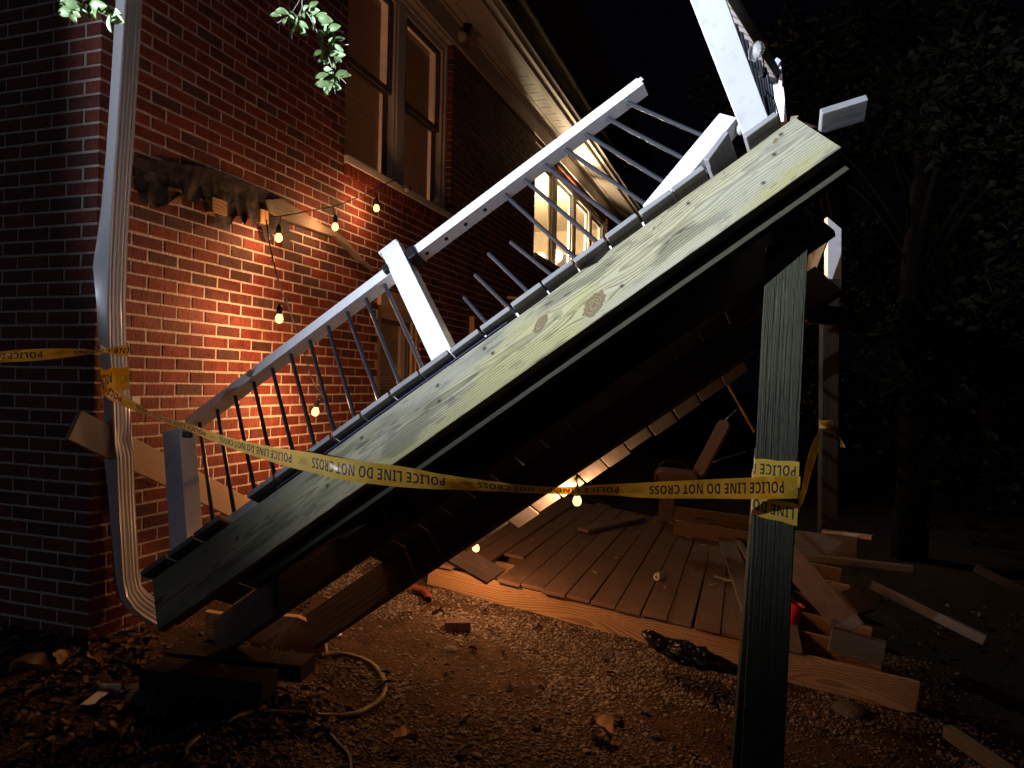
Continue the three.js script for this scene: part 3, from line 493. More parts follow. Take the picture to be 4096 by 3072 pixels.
// unlit string bulb and cord caught on the outer railing
function bulbShape(r = 0.023) { const p = [[0.001, -0.052], [0.012, -0.050], [0.0205, -0.040], [0.0235, -0.027], [0.021, -0.013], [0.0145, -0.002], [0.011, 0.006]].map(([a, b]) => new THREE.Vector2(a * r / 0.0235, b * r / 0.0235)); return new THREE.LatheGeometry(p, 20); }
function socketShape() { return new THREE.LatheGeometry([[0.0001, 0.062], [0.006, 0.061], [0.008, 0.050], [0.0145, 0.044], [0.0165, 0.038], [0.0168, 0.004], [0.0145, 0.0], [0.001, 0.0]].map(([a, b]) => new THREE.Vector2(a, b)), 16); }
const clearBulb = new THREE.MeshPhysicalMaterial({ color: lin(0.95, 0.95, 0.93), roughness: 0.04, transmission: 0.75, thickness: 0, ior: 1.5 });
{
  const p = at(3010, 235, 2.9), t = thing('string_light', 'unlit clear bulb on a cord tangled beside the white corner post', 'string light', p);
  mesh('bulb', bulbShape(0.030), clearBulb, t).rotation.set(0.4, 0, 2.7);
  wpart('cord', tube([at(3008, 262, 2.9), at(3030, 275, 2.9), at(3052, 272, 2.9), at(3045, 200, 2.92), at(3038, 180, 2.95)], 0.003, 24, 6), M.black, t);
  wpart('cord', tube([at(3052, 272, 2.9), at(3062, 360, 2.95), at(3095, 400, 3.0), at(3122, 490, 3.05)], 0.003, 24, 6), M.black, t);
  wpart('socket', socketShape().rotateX(2.2).applyMatrix4(new THREE.Matrix4().setPosition(at(3052, 285, 2.9))), M.black, t);
}
// ---- loose pieces at the top right of the rim
{ const a = at(3287, 428, 2.5), b = at(3466, 403, 2.5), m = a.clone().lerp(b, 0.5), q = at(3366, 502, 2.59), l = q.clone().sub(m), n = b.clone().sub(a).cross(l).normalize(); if (n.y < 0) n.negate(); solo('lifted_board', beam(m, q, a.distanceTo(b), 0.026, n, 0.005), M.compGrey, 'grey deck board end lifted clear above the top of the rim board', 'plank'); }
solo('board_scrap', beam(at(3178, 472, 3.0), at(3262, 500, 3.05), 0.05, 0.02, V(0.2, 1, 0.1)), M.comp, 'small dark board scrap beyond the top end of the rim board', 'board scrap');
solo('wood_splinter', beam(at(3268, 545, 2.85), at(3285, 480, 2.85), 0.01, 0.012, V(1, 0, 0.2), 0.002), M.pine, 'thin orange splinter standing under the lifted deck board', 'splinter');

// ================================================================ SUPPORT POST WITH TAPE
const PB = V(0, 0, 0);
{
  const fl = at(2969, 3060, 2.72), tl = at(3064, 1000, 2.72), fr = at(3130, 3060, 2.70), tr = at(3233, 1000, 2.70);
  const a = fl.clone().lerp(fr, 0.5), b = tl.clone().lerp(tr, 0.5), ax = b.clone().sub(a).normalize(), wd = 0.146;
  const fnorm = V(0.02, 0, 1).normalize(), ctr = (p) => p.clone().addScaledVector(fnorm, -wd / 2);
  const bot = ctr(a).addScaledVector(ax, -0.35), top = ctr(b).addScaledVector(ax, 0.02);
  const t = thing('support_post', 'weathered dark green timber post wrapped in yellow police tape', 'post', bot);
  wpart('post', beam(bot, top, wd, wd, fnorm.clone().negate().cross(ax).negate(), 0.005), M.post, t);
  wpart('side_plank', beam(at(2948, 3060, 2.86), at(3045, 1795, 2.86), 0.04, 0.1, V(0.1, 0, 1), 0.003), M.post, t);
  PB.copy(bot); PB.ax = ax; PB.t = t; PB.w = wd; PB.n = fnorm;
}
// ---- tape print
const tapeCanvas = document.createElement('canvas'); tapeCanvas.width = 2048; tapeCanvas.height = 260;
{
  const c = tapeCanvas.getContext('2d'); c.fillStyle = '#dcae12'; c.fillRect(0, 0, 2048, 260); c.fillStyle = '#0b0a06';
  c.font = 'bold 186px sans-serif'; c.textBaseline = 'alphabetic'; const txt = 'POLICE LINE DO NOT CROSS', w = c.measureText(txt).width || 2600;
  c.save(); c.translate(60, 200); c.scale(1690 / w, 1); c.fillText(txt, 0, 0); c.restore();
  c.strokeStyle = '#6b5a10'; c.lineWidth = 3; c.strokeRect(1800, 84, 205, 92); c.fillStyle = '#6b5a10'; for (let i = 0; i < 5; i++) c.fillRect(1816 + i * 9, 98 + i * 14, 172 - i * 18, 5);
}
const tapeTex = new THREE.CanvasTexture(tapeCanvas); tapeTex.colorSpace = THREE.SRGBColorSpace; tapeTex.wrapS = THREE.RepeatWrapping; tapeTex.anisotropy = 8;
const tapeMat = new THREE.MeshPhysicalMaterial({ map: tapeTex, roughness: 0.8, clearcoat: 0.6, clearcoatRoughness: 0.25, side: THREE.DoubleSide, transmission: 0.5, thickness: 0 });
const TAPE_PERIOD = 0.60;
// ribbon from rows [topPx, topPy, botPx, botPy, depth]; print runs from u0 backwards, upside down
function ribbon(rows, u0, dir = 1, wave = 0.006) {
  const up = new THREE.CatmullRomCurve3(rows.map(r => at(r[0], r[1], r[4]))), dn = new THREE.CatmullRomCurve3(rows.map(r => at(r[2], r[3], r[5] ?? r[4]))), n = rows.length * 8, pos = [], uv = [], idx = [];
  let s = 0, last = null; const m = 6;
  for (let i = 0; i <= n; i++) {
    const a = up.getPoint(i / n), b = dn.getPoint(i / n), c = a.clone().lerp(b, 0.5); if (last) s += c.distanceTo(last); last = c;
    for (let j = 0; j <= m; j++) { const p = a.clone().lerp(b, j / m); p.addScaledVector(FWD, wave * (fbm(s * 6, j * 0.5, 401, 3) - 0.5) * 2 + 0.007 * (fbm(s * 34 + j * 1.3, j * 0.9, 403, 2) - 0.5)); pos.push(p.x, p.y, p.z); uv.push(u0 + dir * s / TAPE_PERIOD, j / m); }
  }
  for (let i = 0; i < n; i++) for (let j = 0; j < m; j++) { const a = i * (m + 1) + j, b = a + m + 1; idx.push(a, a + 1, b, b, a + 1, b + 1); }
  const g = new THREE.BufferGeometry(); g.setAttribute('position', new THREE.Float32BufferAttribute(pos, 3)); g.setAttribute('uv', new THREE.Float32BufferAttribute(uv, 2)); g.setIndex(idx); g.computeVertexNormals(); return g;
}
{
  const rows = [[3192, 1901, 3190, 1994, 2.60], [3090, 1905, 3090, 1996, 2.598], [3019, 1909, 3019, 1996, 2.592], [2796, 1919, 2796, 1995, 2.56, 2.57], [2597, 1929, 2597, 1992, 2.525, 2.545], [2423, 1938, 2423, 1981, 2.485, 2.53], [2249, 1948, 2249, 1977, 2.45, 2.51], [2124, 1943, 2124, 1972, 2.43, 2.49], [2044, 1935, 2044, 1969, 2.41, 2.46], [1895, 1915, 1895, 1962, 2.39, 2.42], [1746, 1893, 1746, 1957, 2.37], [1622, 1868, 1622, 1950, 2.36], [1472, 1848, 1472, 1935, 2.36], [1368, 1833, 1368, 1920, 2.39], [1241, 1810, 1241, 1889, 2.48], [1115, 1792, 1115, 1857, 2.60, 2.57], [1006, 1770, 1006, 1821, 2.72, 2.67], [898, 1743, 898, 1784, 2.85, 2.80], [825, 1719, 825, 1755, 2.94, 2.90], [735, 1690, 735, 1716, 3.03, 2.98], [674, 1672, 674, 1696, 3.09, 3.03], [608, 1650, 608, 1667, 3.14, 3.09], [560, 1620, 556, 1648, 3.18, 3.14], [507, 1588, 503, 1628, 3.22], [452, 1548, 430, 1592, 3.25], [410, 1500, 404, 1560, 3.27]];
  const g = ribbon(rows, 0.953); g.computeBoundingBox();
  const t = thing('police_tape', 'long yellow police tape stretched across the scene from downspout to post', 'tape', at(1800, 1935, 2.74));
  wpart('ribbon', g, tapeMat, t);
  // turns round the post, a band above and a slanting band below
  const ax = PB.ax, side = PB.n.clone().cross(ax).normalize().negate();                  // to the right in the picture
  const wrap = (pxT, pyT, h, tilt, u, off) => {
    const c0 = at(pxT, pyT, 2.69), hgt = c0.clone().sub(PB).dot(ax), r = PB.w / 2 + off, pos = [], uv = [], idx = [];
    const cs = [[-r, -r], [-r, r], [r, r], [r, -r], [-r, -r]].map(([s, f]) => [s, f]); let len = 0; const pts = [];
    for (let i = 0; i < 4; i++) for (let k = 0; k <= 6; k++) { const q = k / 6, s = mix(cs[i][0], cs[i + 1][0], q), f = mix(cs[i][1], cs[i + 1][1], q); pts.push([s, f]); }
    pts.forEach(([s, f], i) => { if (i) len += Math.hypot(s - pts[i - 1][0], f - pts[i - 1][1]); for (const [j, hh] of [[0, 0], [1, h]]) { const y = hgt - hh * 0.86 - h * 0.0 + tilt * s + 0.002 * Math.sin(i * 1.7 + j * 2), o = PB.clone().addScaledVector(ax, y).addScaledVector(side, s).addScaledVector(PB.n, f); pos.push(o.x, o.y, o.z); uv.push(u - len / TAPE_PERIOD, j); } });
    for (let i = 0; i < pts.length - 1; i++) { const a = i * 2; idx.push(a, a + 1, a + 2, a + 2, a + 1, a + 3); }
    const g2 = new THREE.BufferGeometry(); g2.setAttribute('position', new THREE.Float32BufferAttribute(pos, 3)); g2.setAttribute('uv', new THREE.Float32BufferAttribute(uv, 2)); g2.setIndex(idx); g2.computeVertexNormals(); return g2;
  };
  wpart('wrap', wrap(3110, 1842, 0.088, 0.0, 1.53, 0.004), tapeMat, t); wpart('wrap', wrap(3110, 1998, 0.09, -0.16, 1.77, 0.006), tapeMat, t);
  wpart('wrap', wrap(3110, 1902, 0.09, 0.02, 1.453, 0.0095), tapeMat, t);
  // turns round the downspout
  const dsr = (rows2, u) => ribbon(rows2, u, 1, 0.003);
  wpart('downspout_wrap', dsr([[516, 1466, 516, 1556, 3.24], [480, 1474, 482, 1562, 3.225], [448, 1470, 452, 1548, 3.215], [425, 1480, 430, 1560, 3.235], [402, 1470, 408, 1596, 3.26]], 0.92), tapeMat, t);
  wpart('downspout_wrap', dsr([[515, 1378, 515, 1424, 3.24], [470, 1386, 470, 1422, 3.22], [435, 1393, 435, 1412, 3.20], [400, 1378, 402, 1410, 3.2]], 0.3), tapeMat, t);
}
solo('police_tape', ribbon([[-30, 1409, -30, 1452, 3.0], [60, 1401, 60, 1447, 3.0], [150, 1396, 150, 1443, 3.02], [250, 1394, 250, 1432, 3.06], [330, 1396, 330, 1420, 3.12, 3.1], [380, 1402, 380, 1412, 3.17, 3.15], [408, 1402, 408, 1412, 3.2]], 0.35, -1, 0.012), tapeMat, 'short yellow tape run leaving the frame at left from the downspout', 'tape');
solo('police_tape', ribbon([[3188, 1955, 3188, 2065, 2.75, 2.72], [3205, 1960, 3212, 2010, 3.2], [3225, 1850, 3250, 1880, 4.2], [3248, 1775, 3272, 1800, 5.2], [3276, 1722, 3282, 1740, 6.0]], 0.2, -1, 0.01), tapeMat, 'twisted yellow tape rising from green post to the far post behind', 'tape');
solo('police_tape', ribbon([[3276, 1680, 3276, 1712, 6.03], [3300, 1682, 3300, 1714, 6.01], [3330, 1681, 3330, 1712, 6.03], [3338, 1716, 3330, 1730, 6.05], [3362, 1752, 3348, 1768, 6.05], [3381, 1790, 3364, 1790, 6.05]], 0.6, -1, 0.004), tapeMat, 'yellow tape knotted on the far post with a loose tail', 'tape');

// ================================================================ FAR POST AND WRECKAGE BEHIND
{
  const b = at(3308, 2150, 6.1), top = at(3318, 1120, 6.1), t = thing('support_post', 'far dim brown post standing behind the green one with tape tied round it', 'post', b);
  wpart('post', beam(b, top, 0.125, 0.125, V(0.2, 0, 1), 0.004), M.creosote, t);
}
solo('fallen_beam', beam(at(3210, 1250, 5.6), at(3395, 1272, 6.2), 0.08, 0.15, UP), M.joist, 'broken brown beam end hanging beside the top of the green post', 'beam');
solo('railing_post', beam(at(3331, 1185, 6.3), at(3331, 868, 6.3), 0.11, 0.11, V(0.2, 0, 1), 0.004), M.vinyl, 'white railing post standing upright above the far post', 'railing post');
solo('plank', beam(at(3222, 1160, 6.0), at(3300, 960, 6.0), 0.03, 0.05, V(1, 0, 0.3)), M.pine, 'narrow brown stick leaning across the gap by the far white post', 'plank');
solo('plank', beam(at(3245, 1090, 6.6), at(3252, 990, 6.6), 0.1, 0.03, V(0.3, 0, 1)), M.pine, 'short upright brown board left of the far white post', 'plank');

// ================================================================ LOWER DECK SECTION LYING ON THE GROUND
const LL = V(0.907, 0.35, -2.02), LX = V(2.853, -0.35, -0.05).normalize(), LN = V(0, 0, 1).cross(LX).normalize(), LZ = LX.clone().cross(LN).normalize();
const lower = thing('fallen_deck', 'flat deck section lying on the gravel with brown boards and orange front board', 'deck', LL);
lower.quaternion.setFromRotationMatrix(new THREE.Matrix4().makeBasis(LX, LN, LZ));
{
  const g = rbox(3.06, 0.186, 0.038, 0.003); g.translate(1.43, -0.125, -0.02); mesh('front_joist', g, M.pine, lower);
  mesh('side_joist', rbox(0.038, 0.186, 3.2, 0.003).translate(-0.08, -0.125, -1.65), M.pine, lower);
  for (const s of [0.5, 0.95, 1.5, 2.1, 2.7]) mesh('joist', rbox(2.9, 0.18, 0.038, 0.003).translate(1.4, -0.13, -s), M.pine, lower);
  for (let i = 0; i < 15; i++) {
    const x = 0.0 + i * 0.161; let z0 = -0.02 + rr(-0.012, 0.012), z1 = 3.3 + rr(-0.1, 0.1), n = rr(-0.002, 0.004);
    if (i === 2) { z0 = 0.62; } if (i === 1) { z0 = 0.04; n = 0.01; } if (i === 13) z1 = 1.05; if (i === 12) z1 = 2.6;
    const b = mesh('deck_board', rbox(0.1545, 0.025, z1 - z0, 0.004), M.compBrown, lower); b.position.set(x, -0.013 + n, -(z0 + z1) / 2); b.rotation.set(rr(-0.002, 0.002), rr(-0.005, 0.005), rr(-0.02, 0.02));
  }
}
const onLower = (px, py, h = 0) => atPlane(px, py, LL.clone().addScaledVector(LN, h), LN);
// planks lying on and beside it
const plank = (p, q, w, h, label, m = M.pineDark, up = LN, name = 'plank') => solo(name, beam(p, q, w, h, up), m, label, 'plank');
plank(onLower(2905, 2160, 0.03), onLower(3040, 2520, 0.03), 0.15, 0.03, 'brown deck board lying skewed across the fallen deck left of the green post', M.comp);
plank(onLower(2945, 2150, 0.05), onLower(3015, 2270, 0.05), 0.05, 0.03, 'thin stick lying beside the skewed board behind the green post', M.comp);
plank(at(3120, 2190, 4.7), at(3412, 2525, 4.4), 0.16, 0.03, 'wide plank propped diagonally to the right of the green post', M.comp, V(-0.3, 0.6, 0.75));
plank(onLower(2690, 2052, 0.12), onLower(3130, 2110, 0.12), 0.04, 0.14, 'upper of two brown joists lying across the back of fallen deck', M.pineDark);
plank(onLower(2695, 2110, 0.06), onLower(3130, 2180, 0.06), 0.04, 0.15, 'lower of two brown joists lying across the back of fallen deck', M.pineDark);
plank(onLower(2660, 2085, 0.02), at(2668, 1990, 7.4), 0.145, 0.025, 'short deck board standing upright at the back of fallen deck', M.comp, V(0.2, 0, 1));
plank(onLower(2330, 2120, 0.03), onLower(2560, 2070, 0.03), 0.12, 0.03, 'short board lying at the back left of fallen deck', M.comp);
plank(at(3180, 2175, 5.6), at(3428, 2205, 5.4), 0.04, 0.2, 'broad dim joist end lying right of the green post', M.joist, UP);
plank(at(3290, 2126, 5.6), at(3490, 2150, 5.4), 0.06, 0.03, 'pale slat resting on the dim joist right of the green post', M.pale, UP);
plank(at(3180, 2222, 5.3), at(3652, 2276, 5.0), 0.08, 0.04, 'long thin batten lying in the dark right of the green post', M.joist, UP);
plank(at(3485, 2335, 5.0), at(3940, 2560, 4.6), 0.04, 0.065, 'long pale timber slanting down on the far right ground', M.grey, UP);
plank(at(3320, 2555, 4.35), at(3535, 2615, 4.25), 0.05, 0.14, 'split joist end lying behind the long orange front board', M.joist, UP);
plank(at(3395, 2360, 4.9), at(3470, 2450, 4.75), 0.14, 0.03, 'small board offcut lying between planks at right', M.joist, V(0, 1, 0.4));
plank(at(3790, 2925, 3.5), at(4060, 3110, 3.1), 0.05, 0.06, 'dark timber lying on the ground in the bottom right corner', M.joist, UP);
plank(at(3900, 2270, 6.0), at(4090, 2365, 5.8), 0.04, 0.06, 'faint timber at the right edge of the yard', M.joist, UP);
// small board on which the lowest lit bulb rests
// pale board across the foot of the wall, behind the downspout
plank(at(292, 1698, 3.30), at(1000, 2052, 4.36), 0.028, 0.142, 'pale board leaning along the brick wall behind downspout and white post', M.pale, V(0, 1, 0));
// stick standing by the wall beyond the middle post
plank(at(1888, 1265, 7.0), at(1888, 1360, 7.0), 0.05, 0.03, 'short broken stick against the wall behind the middle white post', M.pine, V(0.3, 0, 1));
plank(at(2028, 1189, 7.6), at(2072, 1194, 7.6), 0.02, 0.03, 'small splinter stuck on the wall near the deck boards', M.pale, UP);

// ================================================================ TIMBERS AND BROKEN WOOD UNDER THE FOOT OF THE SLOPE
plank(at(700, 2620, 3.35), at(1232, 2672, 3.25), 0.15, 0.075, 'dark landscape timber under the foot of the deck, upper of two', M.creosote, UP, 'timber');
plank(at(600, 2690, 3.12), at(1080, 2745, 3.05), 0.15, 0.085, 'dark landscape timber nearest the hose, lower of two', M.creosote, UP, 'timber');
function slab(pix, d, th, m, label, name = 'broken_board') {
  const p = pix.map(([x, y, dd]) => at(x, y, dd || d)), n = p[1].clone().sub(p[0]).cross(p[2].clone().sub(p[0])).normalize(), u = p[1].clone().sub(p[0]).normalize(), v = n.clone().cross(u), sh = new THREE.Shape();
  p.forEach((q, i) => { const r = q.clone().sub(p[0]); i ? sh.lineTo(r.dot(u), r.dot(v)) : sh.moveTo(r.dot(u), r.dot(v)); }); sh.closePath();
  const g = flat(new THREE.ExtrudeGeometry(sh, { depth: th, bevelEnabled: true, bevelSize: 0.002, bevelThickness: 0.002, bevelSegments: 1 })); uvWorld(g, (P, i) => P.getX(i), (P, i) => P.getY(i) + P.getZ(i)); g.applyMatrix4(new THREE.Matrix4().makeBasis(u, v, n).setPosition(p[0])); return solo(name, g, m, label, 'broken board');
}
slab([[968, 2575], [1088, 2462], [1190, 2470], [1290, 2520], [1304, 2615], [1230, 2632]], 3.75, 0.04, M.pine, 'large orange broken board lying flat under the deck foot');
slab([[2947, 1316, 3.35], [2992, 1292, 3.35], [3056, 1250, 3.35], [3044, 1228, 3.35]], 3.35, 0.012, M.pine, 'pointed orange splinter of joist under the deck beside the post', 'wood_splinter');
solo('wood_splinter', beam(at(2912, 1540, 3.75), at(3018, 1728, 3.75), 0.012, 0.012, V(1, 0, 0), 0.002), M.pine, 'long thin orange stick hanging under the deck left of the post', 'splinter');
slab([[822, 2448], [950, 2470], [952, 2575], [826, 2555]], 3.7, 0.04, M.pine, 'small orange broken board deep under the deck foot');
slab([[1106, 2460], [1222, 2385], [1226, 2402], [1134, 2466]], 3.95, 0.03, M.pale, 'pale strip of wood showing between the dark joist ends');
slab([[1145, 2300], [1260, 2225], [1295, 2250], [1205, 2310]], 4.2, 0.03, M.pale, 'pale chip of board seen through the gap in the boards');

slab([[1855, 2194, 4.5], [2016, 2288, 4.42], [1945, 2338, 4.34], [1784, 2250, 4.42]], 4.4, -0.028, M.comp, 'short tilted deck board with a lit bulb resting on its top edge', 'loose_board');

// ================================================================ SMALL THINGS
{
  const c = atGround(1830, 2500, 0.03); const g = brickGeo(0.15, 0.055, 0.085, 0.1, 0.2).rotateY(0.45).translate(c.x, c.y, c.z); g.computeVertexNormals();
  solo('loose_brick', merge([rbox(0.15, 0.055, 0.085, 0.004).rotateY(0.45).translate(c.x, c.y, c.z)]), M.bricks[5], 'single loose brick lying on the gravel before the fallen deck', 'brick');
}
{
  const p = [[1650, 2350], [1690, 2362], [1712, 2385], [1712, 2400]].map(q => atGround(...q, 0.035)); solo('drain_pipe', tube(p, 0.024, 20, 12), M.bricks[1], 'short clay coloured pipe end poking out onto the gravel', 'pipe');
}
{
  const a = atGround(1312, 2535, 0.01), b = atGround(1366, 2530, 0.02); solo('trim_scrap', beam(a, b, 0.06, 0.012, V(0.2, 1, 0.3)), M.vinyl, 'white trim scrap on the gravel beside the third joist end', 'trim scrap');
  const p = atGround(385, 2790, 0.012), t = merge([bx(0.05, 0.006, 0.15, 0, 0, 0, 0.002), bx(0.09, 0.03, 0.006, 0.02, 0.012, -0.07, 0.002)]).rotateY(0.35).translate(p.x, p.y, p.z); solo('trim_scrap', t, M.trim, 'grey white L shaped trim scrap on the leaves at lower left', 'trim scrap');
}
// crushed can, lying on the fallen deck
{
  const prof = [[0.001, 0], [0.023, 0.001], [0.0255, 0.004], [0.03, 0.012], [0.0325, 0.02], [0.0325, 0.085], [0.029, 0.098], [0.026, 0.102], [0.024, 0.1], [0.001, 0.099]].map(p => new THREE.Vector2(...p));
  const g = new THREE.LatheGeometry(prof, 28), P = g.attributes.position;
  for (let i = 0; i < P.count; i++) { const y = P.getY(i), k = Math.exp(-(((y - 0.055) / 0.025) ** 2)), a = Math.atan2(P.getZ(i), P.getX(i)); P.setX(i, P.getX(i) * (1 - 0.28 * k * (0.5 + 0.5 * Math.cos(a * 2 + 1))) + k * 0.008); P.setZ(i, P.getZ(i) * (1 - 0.3 * k * (0.5 + 0.5 * Math.cos(a * 3))) + (y - 0.05) * 0.12); P.setY(i, y * 0.86); }
  g.computeVertexNormals(); g.rotateX(Math.PI / 2 - 0.12).rotateY(-0.55);
  const canTex = tex(256, 128, (u, v) => { const red = smooth(0.55, 0.6, fbm(u * 5, v * 3, 501, 3, 5, 3)); const band = v > 0.25 && v < 0.8; return band ? [mix(0.72, 0.5, red), mix(0.7, 0.06, red), mix(0.68, 0.06, red)] : [0.72, 0.72, 0.72]; });
  const p = onLower(2655, 2303, 0.033), t = thing('drink_can', 'crushed silver and red drink can lying on the brown deck boards', 'can', p);
  mesh('can_body', g, mat({ map: canTex, metalness: 0.7, roughness: 0.35 }), t); const hole2 = mesh('can_mouth', new THREE.CylinderGeometry(0.0105, 0.0105, 0.002, 20).scale(1, 1, 0.8).translate(0, 0.087, 0.008).rotateX(Math.PI / 2 - 0.12).rotateY(-0.55), M.black, t);
}
// flattened wrapper near the post
solo('flat_wrapper', beam(onLower(2855, 2303, 0.012), onLower(2930, 2322, 0.012), 0.06, 0.012, LN, 0.004), mat({ color: lin(0.35, 0.26, 0.24), roughness: 0.4 }), 'flattened printed carton on the deck boards left of the green post', 'carton');
// splinters and bits on the fallen deck
{
  const g = []; for (const [x, y] of [[2285, 2178], [2460, 2235], [2607, 2235], [2755, 2150], [2810, 2180], [2770, 2310], [2660, 2350], [2850, 2340], [2825, 2210], [2380, 2290], [2560, 2130], [2740, 2120], [2920, 2325], [2045, 2208], [2465, 2232], [2905, 2325], [2130, 2160]]) { const p = onLower(x, y, 0.006), a = rr(0, 6), l = rr(0.02, 0.05); g.push(beam(p.clone().add(V(Math.cos(a) * l / 2, 0, Math.sin(a) * l / 2)), p.clone().add(V(-Math.cos(a) * l / 2, 0.006, -Math.sin(a) * l / 2)), 0.012, 0.006, LN, 0.002)); }
  const m = mesh('wood_splinters', merge(g), M.pale); m.userData.kind = 'stuff'; tag(m, 'pale splinters and scraps scattered over the fallen deck boards', 'splinters');
}
// red cup half hidden by the green post
{
  const p = at(3160, 2490, 4.3), t = thing('plastic_cup', 'red plastic cup standing behind the green post', 'cup', p);
  mesh('cup', new THREE.LatheGeometry([[0.03, 0], [0.034, 0.002], [0.046, 0.115], [0.049, 0.118], [0.046, 0.118], [0.033, 0.006], [0.001, 0.005]].map(q => new THREE.Vector2(...q)), 28).rotateZ(-0.3), mat({ color: lin(0.55, 0.02, 0.02), roughness: 0.35, side: THREE.DoubleSide }), t);
}
// black plastic bag slumped along the front board
{
  let g = mergeVertices(new THREE.SphereGeometry(1, 90, 60).deleteAttribute('uv').deleteAttribute('normal')); const P = g.attributes.position, a = at(2575, 2555, 4.1), b = at(2975, 2690, 3.95), x = b.clone().sub(a), len = x.length(); x.normalize(); const z = x.clone().cross(UP).normalize(), y = z.clone().cross(x);
  for (let i = 0; i < P.count; i++) {
    const p = V(P.getX(i), P.getY(i), P.getZ(i)), r = 1 + 0.5 * (fbm(p.x * 5 + 9, p.y * 3 + p.z * 4 + 9, 601, 4) - 0.5), ridge = 1 - Math.abs(2 * fbm(p.x * 7 + 4, p.y * 4 + p.z * 5, 603, 3) - 1), k = 0.35 + 0.75 * ridge, taper = 1 - 0.5 * smooth(-0.2, 1, p.x) - 0.25 * smooth(0.35, 0.0, Math.abs(p.x + 0.55)) ;
    const q = a.clone().lerp(b, 0.5).addScaledVector(x, p.x * len * 0.53 * (0.9 + 0.1 * r)).addScaledVector(y, p.y * 0.055 * r * k * taper + 0.03 * smooth(-0.5, -1, p.x)).addScaledVector(z, p.z * 0.09 * r * k); P.setXYZ(i, q.x, q.y, q.z);
  }
  g.computeVertexNormals(); solo('rubbish_bag', uvBox(flat(g)), mat({ color: lin(0.008, 0.008, 0.008), roughness: 0.22 }), 'crumpled black plastic bag slumped against the orange front board', 'bag');
}
// overturned folding chair behind the fallen deck
{
  const p = at(2700, 1950, 7.0), t = thing('folding_chair', 'overturned brown padded folding chair in the dark behind the tape', 'chair', p), m = mat({ color: lin(0.20, 0.14, 0.1), roughness: 0.7 });
  const pad = (c, u, v, w, h, th) => { const s = new THREE.Shape(), a = w / 2, b = h / 2, r = Math.min(a, b) * 0.75; s.moveTo(-a + r, -b); s.lineTo(a - r, -b); s.quadraticCurveTo(a, -b, a, -b + r); s.lineTo(a, b - r); s.quadraticCurveTo(a, b, a - r, b); s.lineTo(-a + r, b); s.quadraticCurveTo(-a, b, -a, b - r); s.lineTo(-a, -b + r); s.quadraticCurveTo(-a, -b, -a + r, -b); const g = flat(new THREE.ExtrudeGeometry(s, { depth: th, bevelEnabled: true, bevelSize: 0.01, bevelThickness: 0.01, bevelSegments: 2 })); const n = u.clone().cross(v).normalize(); g.applyMatrix4(new THREE.Matrix4().makeBasis(u, n.clone().cross(u), n).setPosition(c)); return g; };
  wpart('seat', pad(at(2702, 1900, 7.0), V(0.93, -0.1, -0.35).normalize(), V(0.1, 0.7, 0.7).normalize(), 0.38, 0.17, 0.04), m, t);
  wpart('backrest', pad(at(2845, 1790, 7.0), V(0.42, 0.88, -0.2).normalize(), V(0.75, -0.3, 0.5).normalize(), 0.56, 0.11, 0.04), m, t);
  wpart('frame', tube([at(2620, 1930, 6.95), at(2640, 1860, 6.95), at(2720, 1848, 7.0), at(2790, 1895, 7.0), at(2900, 1690, 7.1), at(2950, 1640, 7.2)], 0.012, 40, 8), M.black, t);
  wpart('leg', tube([at(2790, 1895, 7.0), at(2860, 1850, 7.0), at(2985, 1810, 7.1)], 0.012, 16, 8), M.black, t); wpart('leg', tube([at(2640, 1930, 6.9), at(2610, 1990, 6.8)], 0.012, 8, 8), M.black, t);
}
// hose and cable on the ground
{
  const hp = (l, h) => l.map(([x, y]) => { const p = atGround(x, y, h); p.y = groundBump(p.x, p.z) + h; return p; });
  solo('garden_hose', tube(hp([[1283, 2622], [1348, 2615], [1423, 2630], [1487, 2660], [1527, 2704], [1540, 2744], [1527, 2794], [1477, 2834], [1423, 2858], [1318, 2868], [1199, 2856], [1050, 2846], [995, 2849], [895, 2888], [796, 2953], [751, 2993], [746, 3032], [776, 3074], [840, 3160]], 0.018), 0.0125, 160, 10), mat({ color: lin(0.16, 0.125, 0.06), roughness: 0.38 }), 'brown garden hose looping over the gravel in the foreground', 'hose');
  solo('cable', tube(hp([[-60, 2500], [0, 2501], [200, 2545], [373, 2610], [497, 2645], [572, 2670], [746, 2710], [870, 2744], [995, 2779], [1100, 2826], [1139, 2844], [1214, 2878], [1308, 2933], [1358, 2983], [1393, 3023], [1403, 3072], [1400, 3150]], 0.012), 0.0085, 120, 8), mat({ color: lin(0.07, 0.065, 0.06), roughness: 0.5 }), 'dark cable running from the house corner across the leaves', 'cable');
}
// rounded stones in the gravel
for (const [x, y, s, lb] of [[3400, 2850, 0.1, 'large rounded stone beyond the green post'], [1800, 2600, 0.04, 'dark stone bedded in the gravel'], [2450, 2890, 0.05, 'flat dark stone in the near gravel'], [620, 2790, 0.13, 'round flat stepping stone among the leaves at lower left']]) {
  const g = mergeVertices(new THREE.IcosahedronGeometry(1, 4).deleteAttribute('uv').deleteAttribute('normal')), P = g.attributes.position, c = atGround(x, y, 0);
  for (let i = 0; i < P.count; i++) { const k = s * (0.85 + 0.4 * fbm(P.getX(i) * 2 + 5, P.getY(i) * 2 + P.getZ(i) * 2, 610, 3)); P.setXYZ(i, P.getX(i) * k + c.x, P.getY(i) * k * 0.5 + c.y, P.getZ(i) * k + c.z); }
  g.computeVertexNormals(); solo('stone', uvBox(flat(g)), mat({ color: lin(0.1, 0.085, 0.07), roughness: 0.9, bumpMap: mortBump, bumpScale: 0.01 }), lb, 'stone');
}
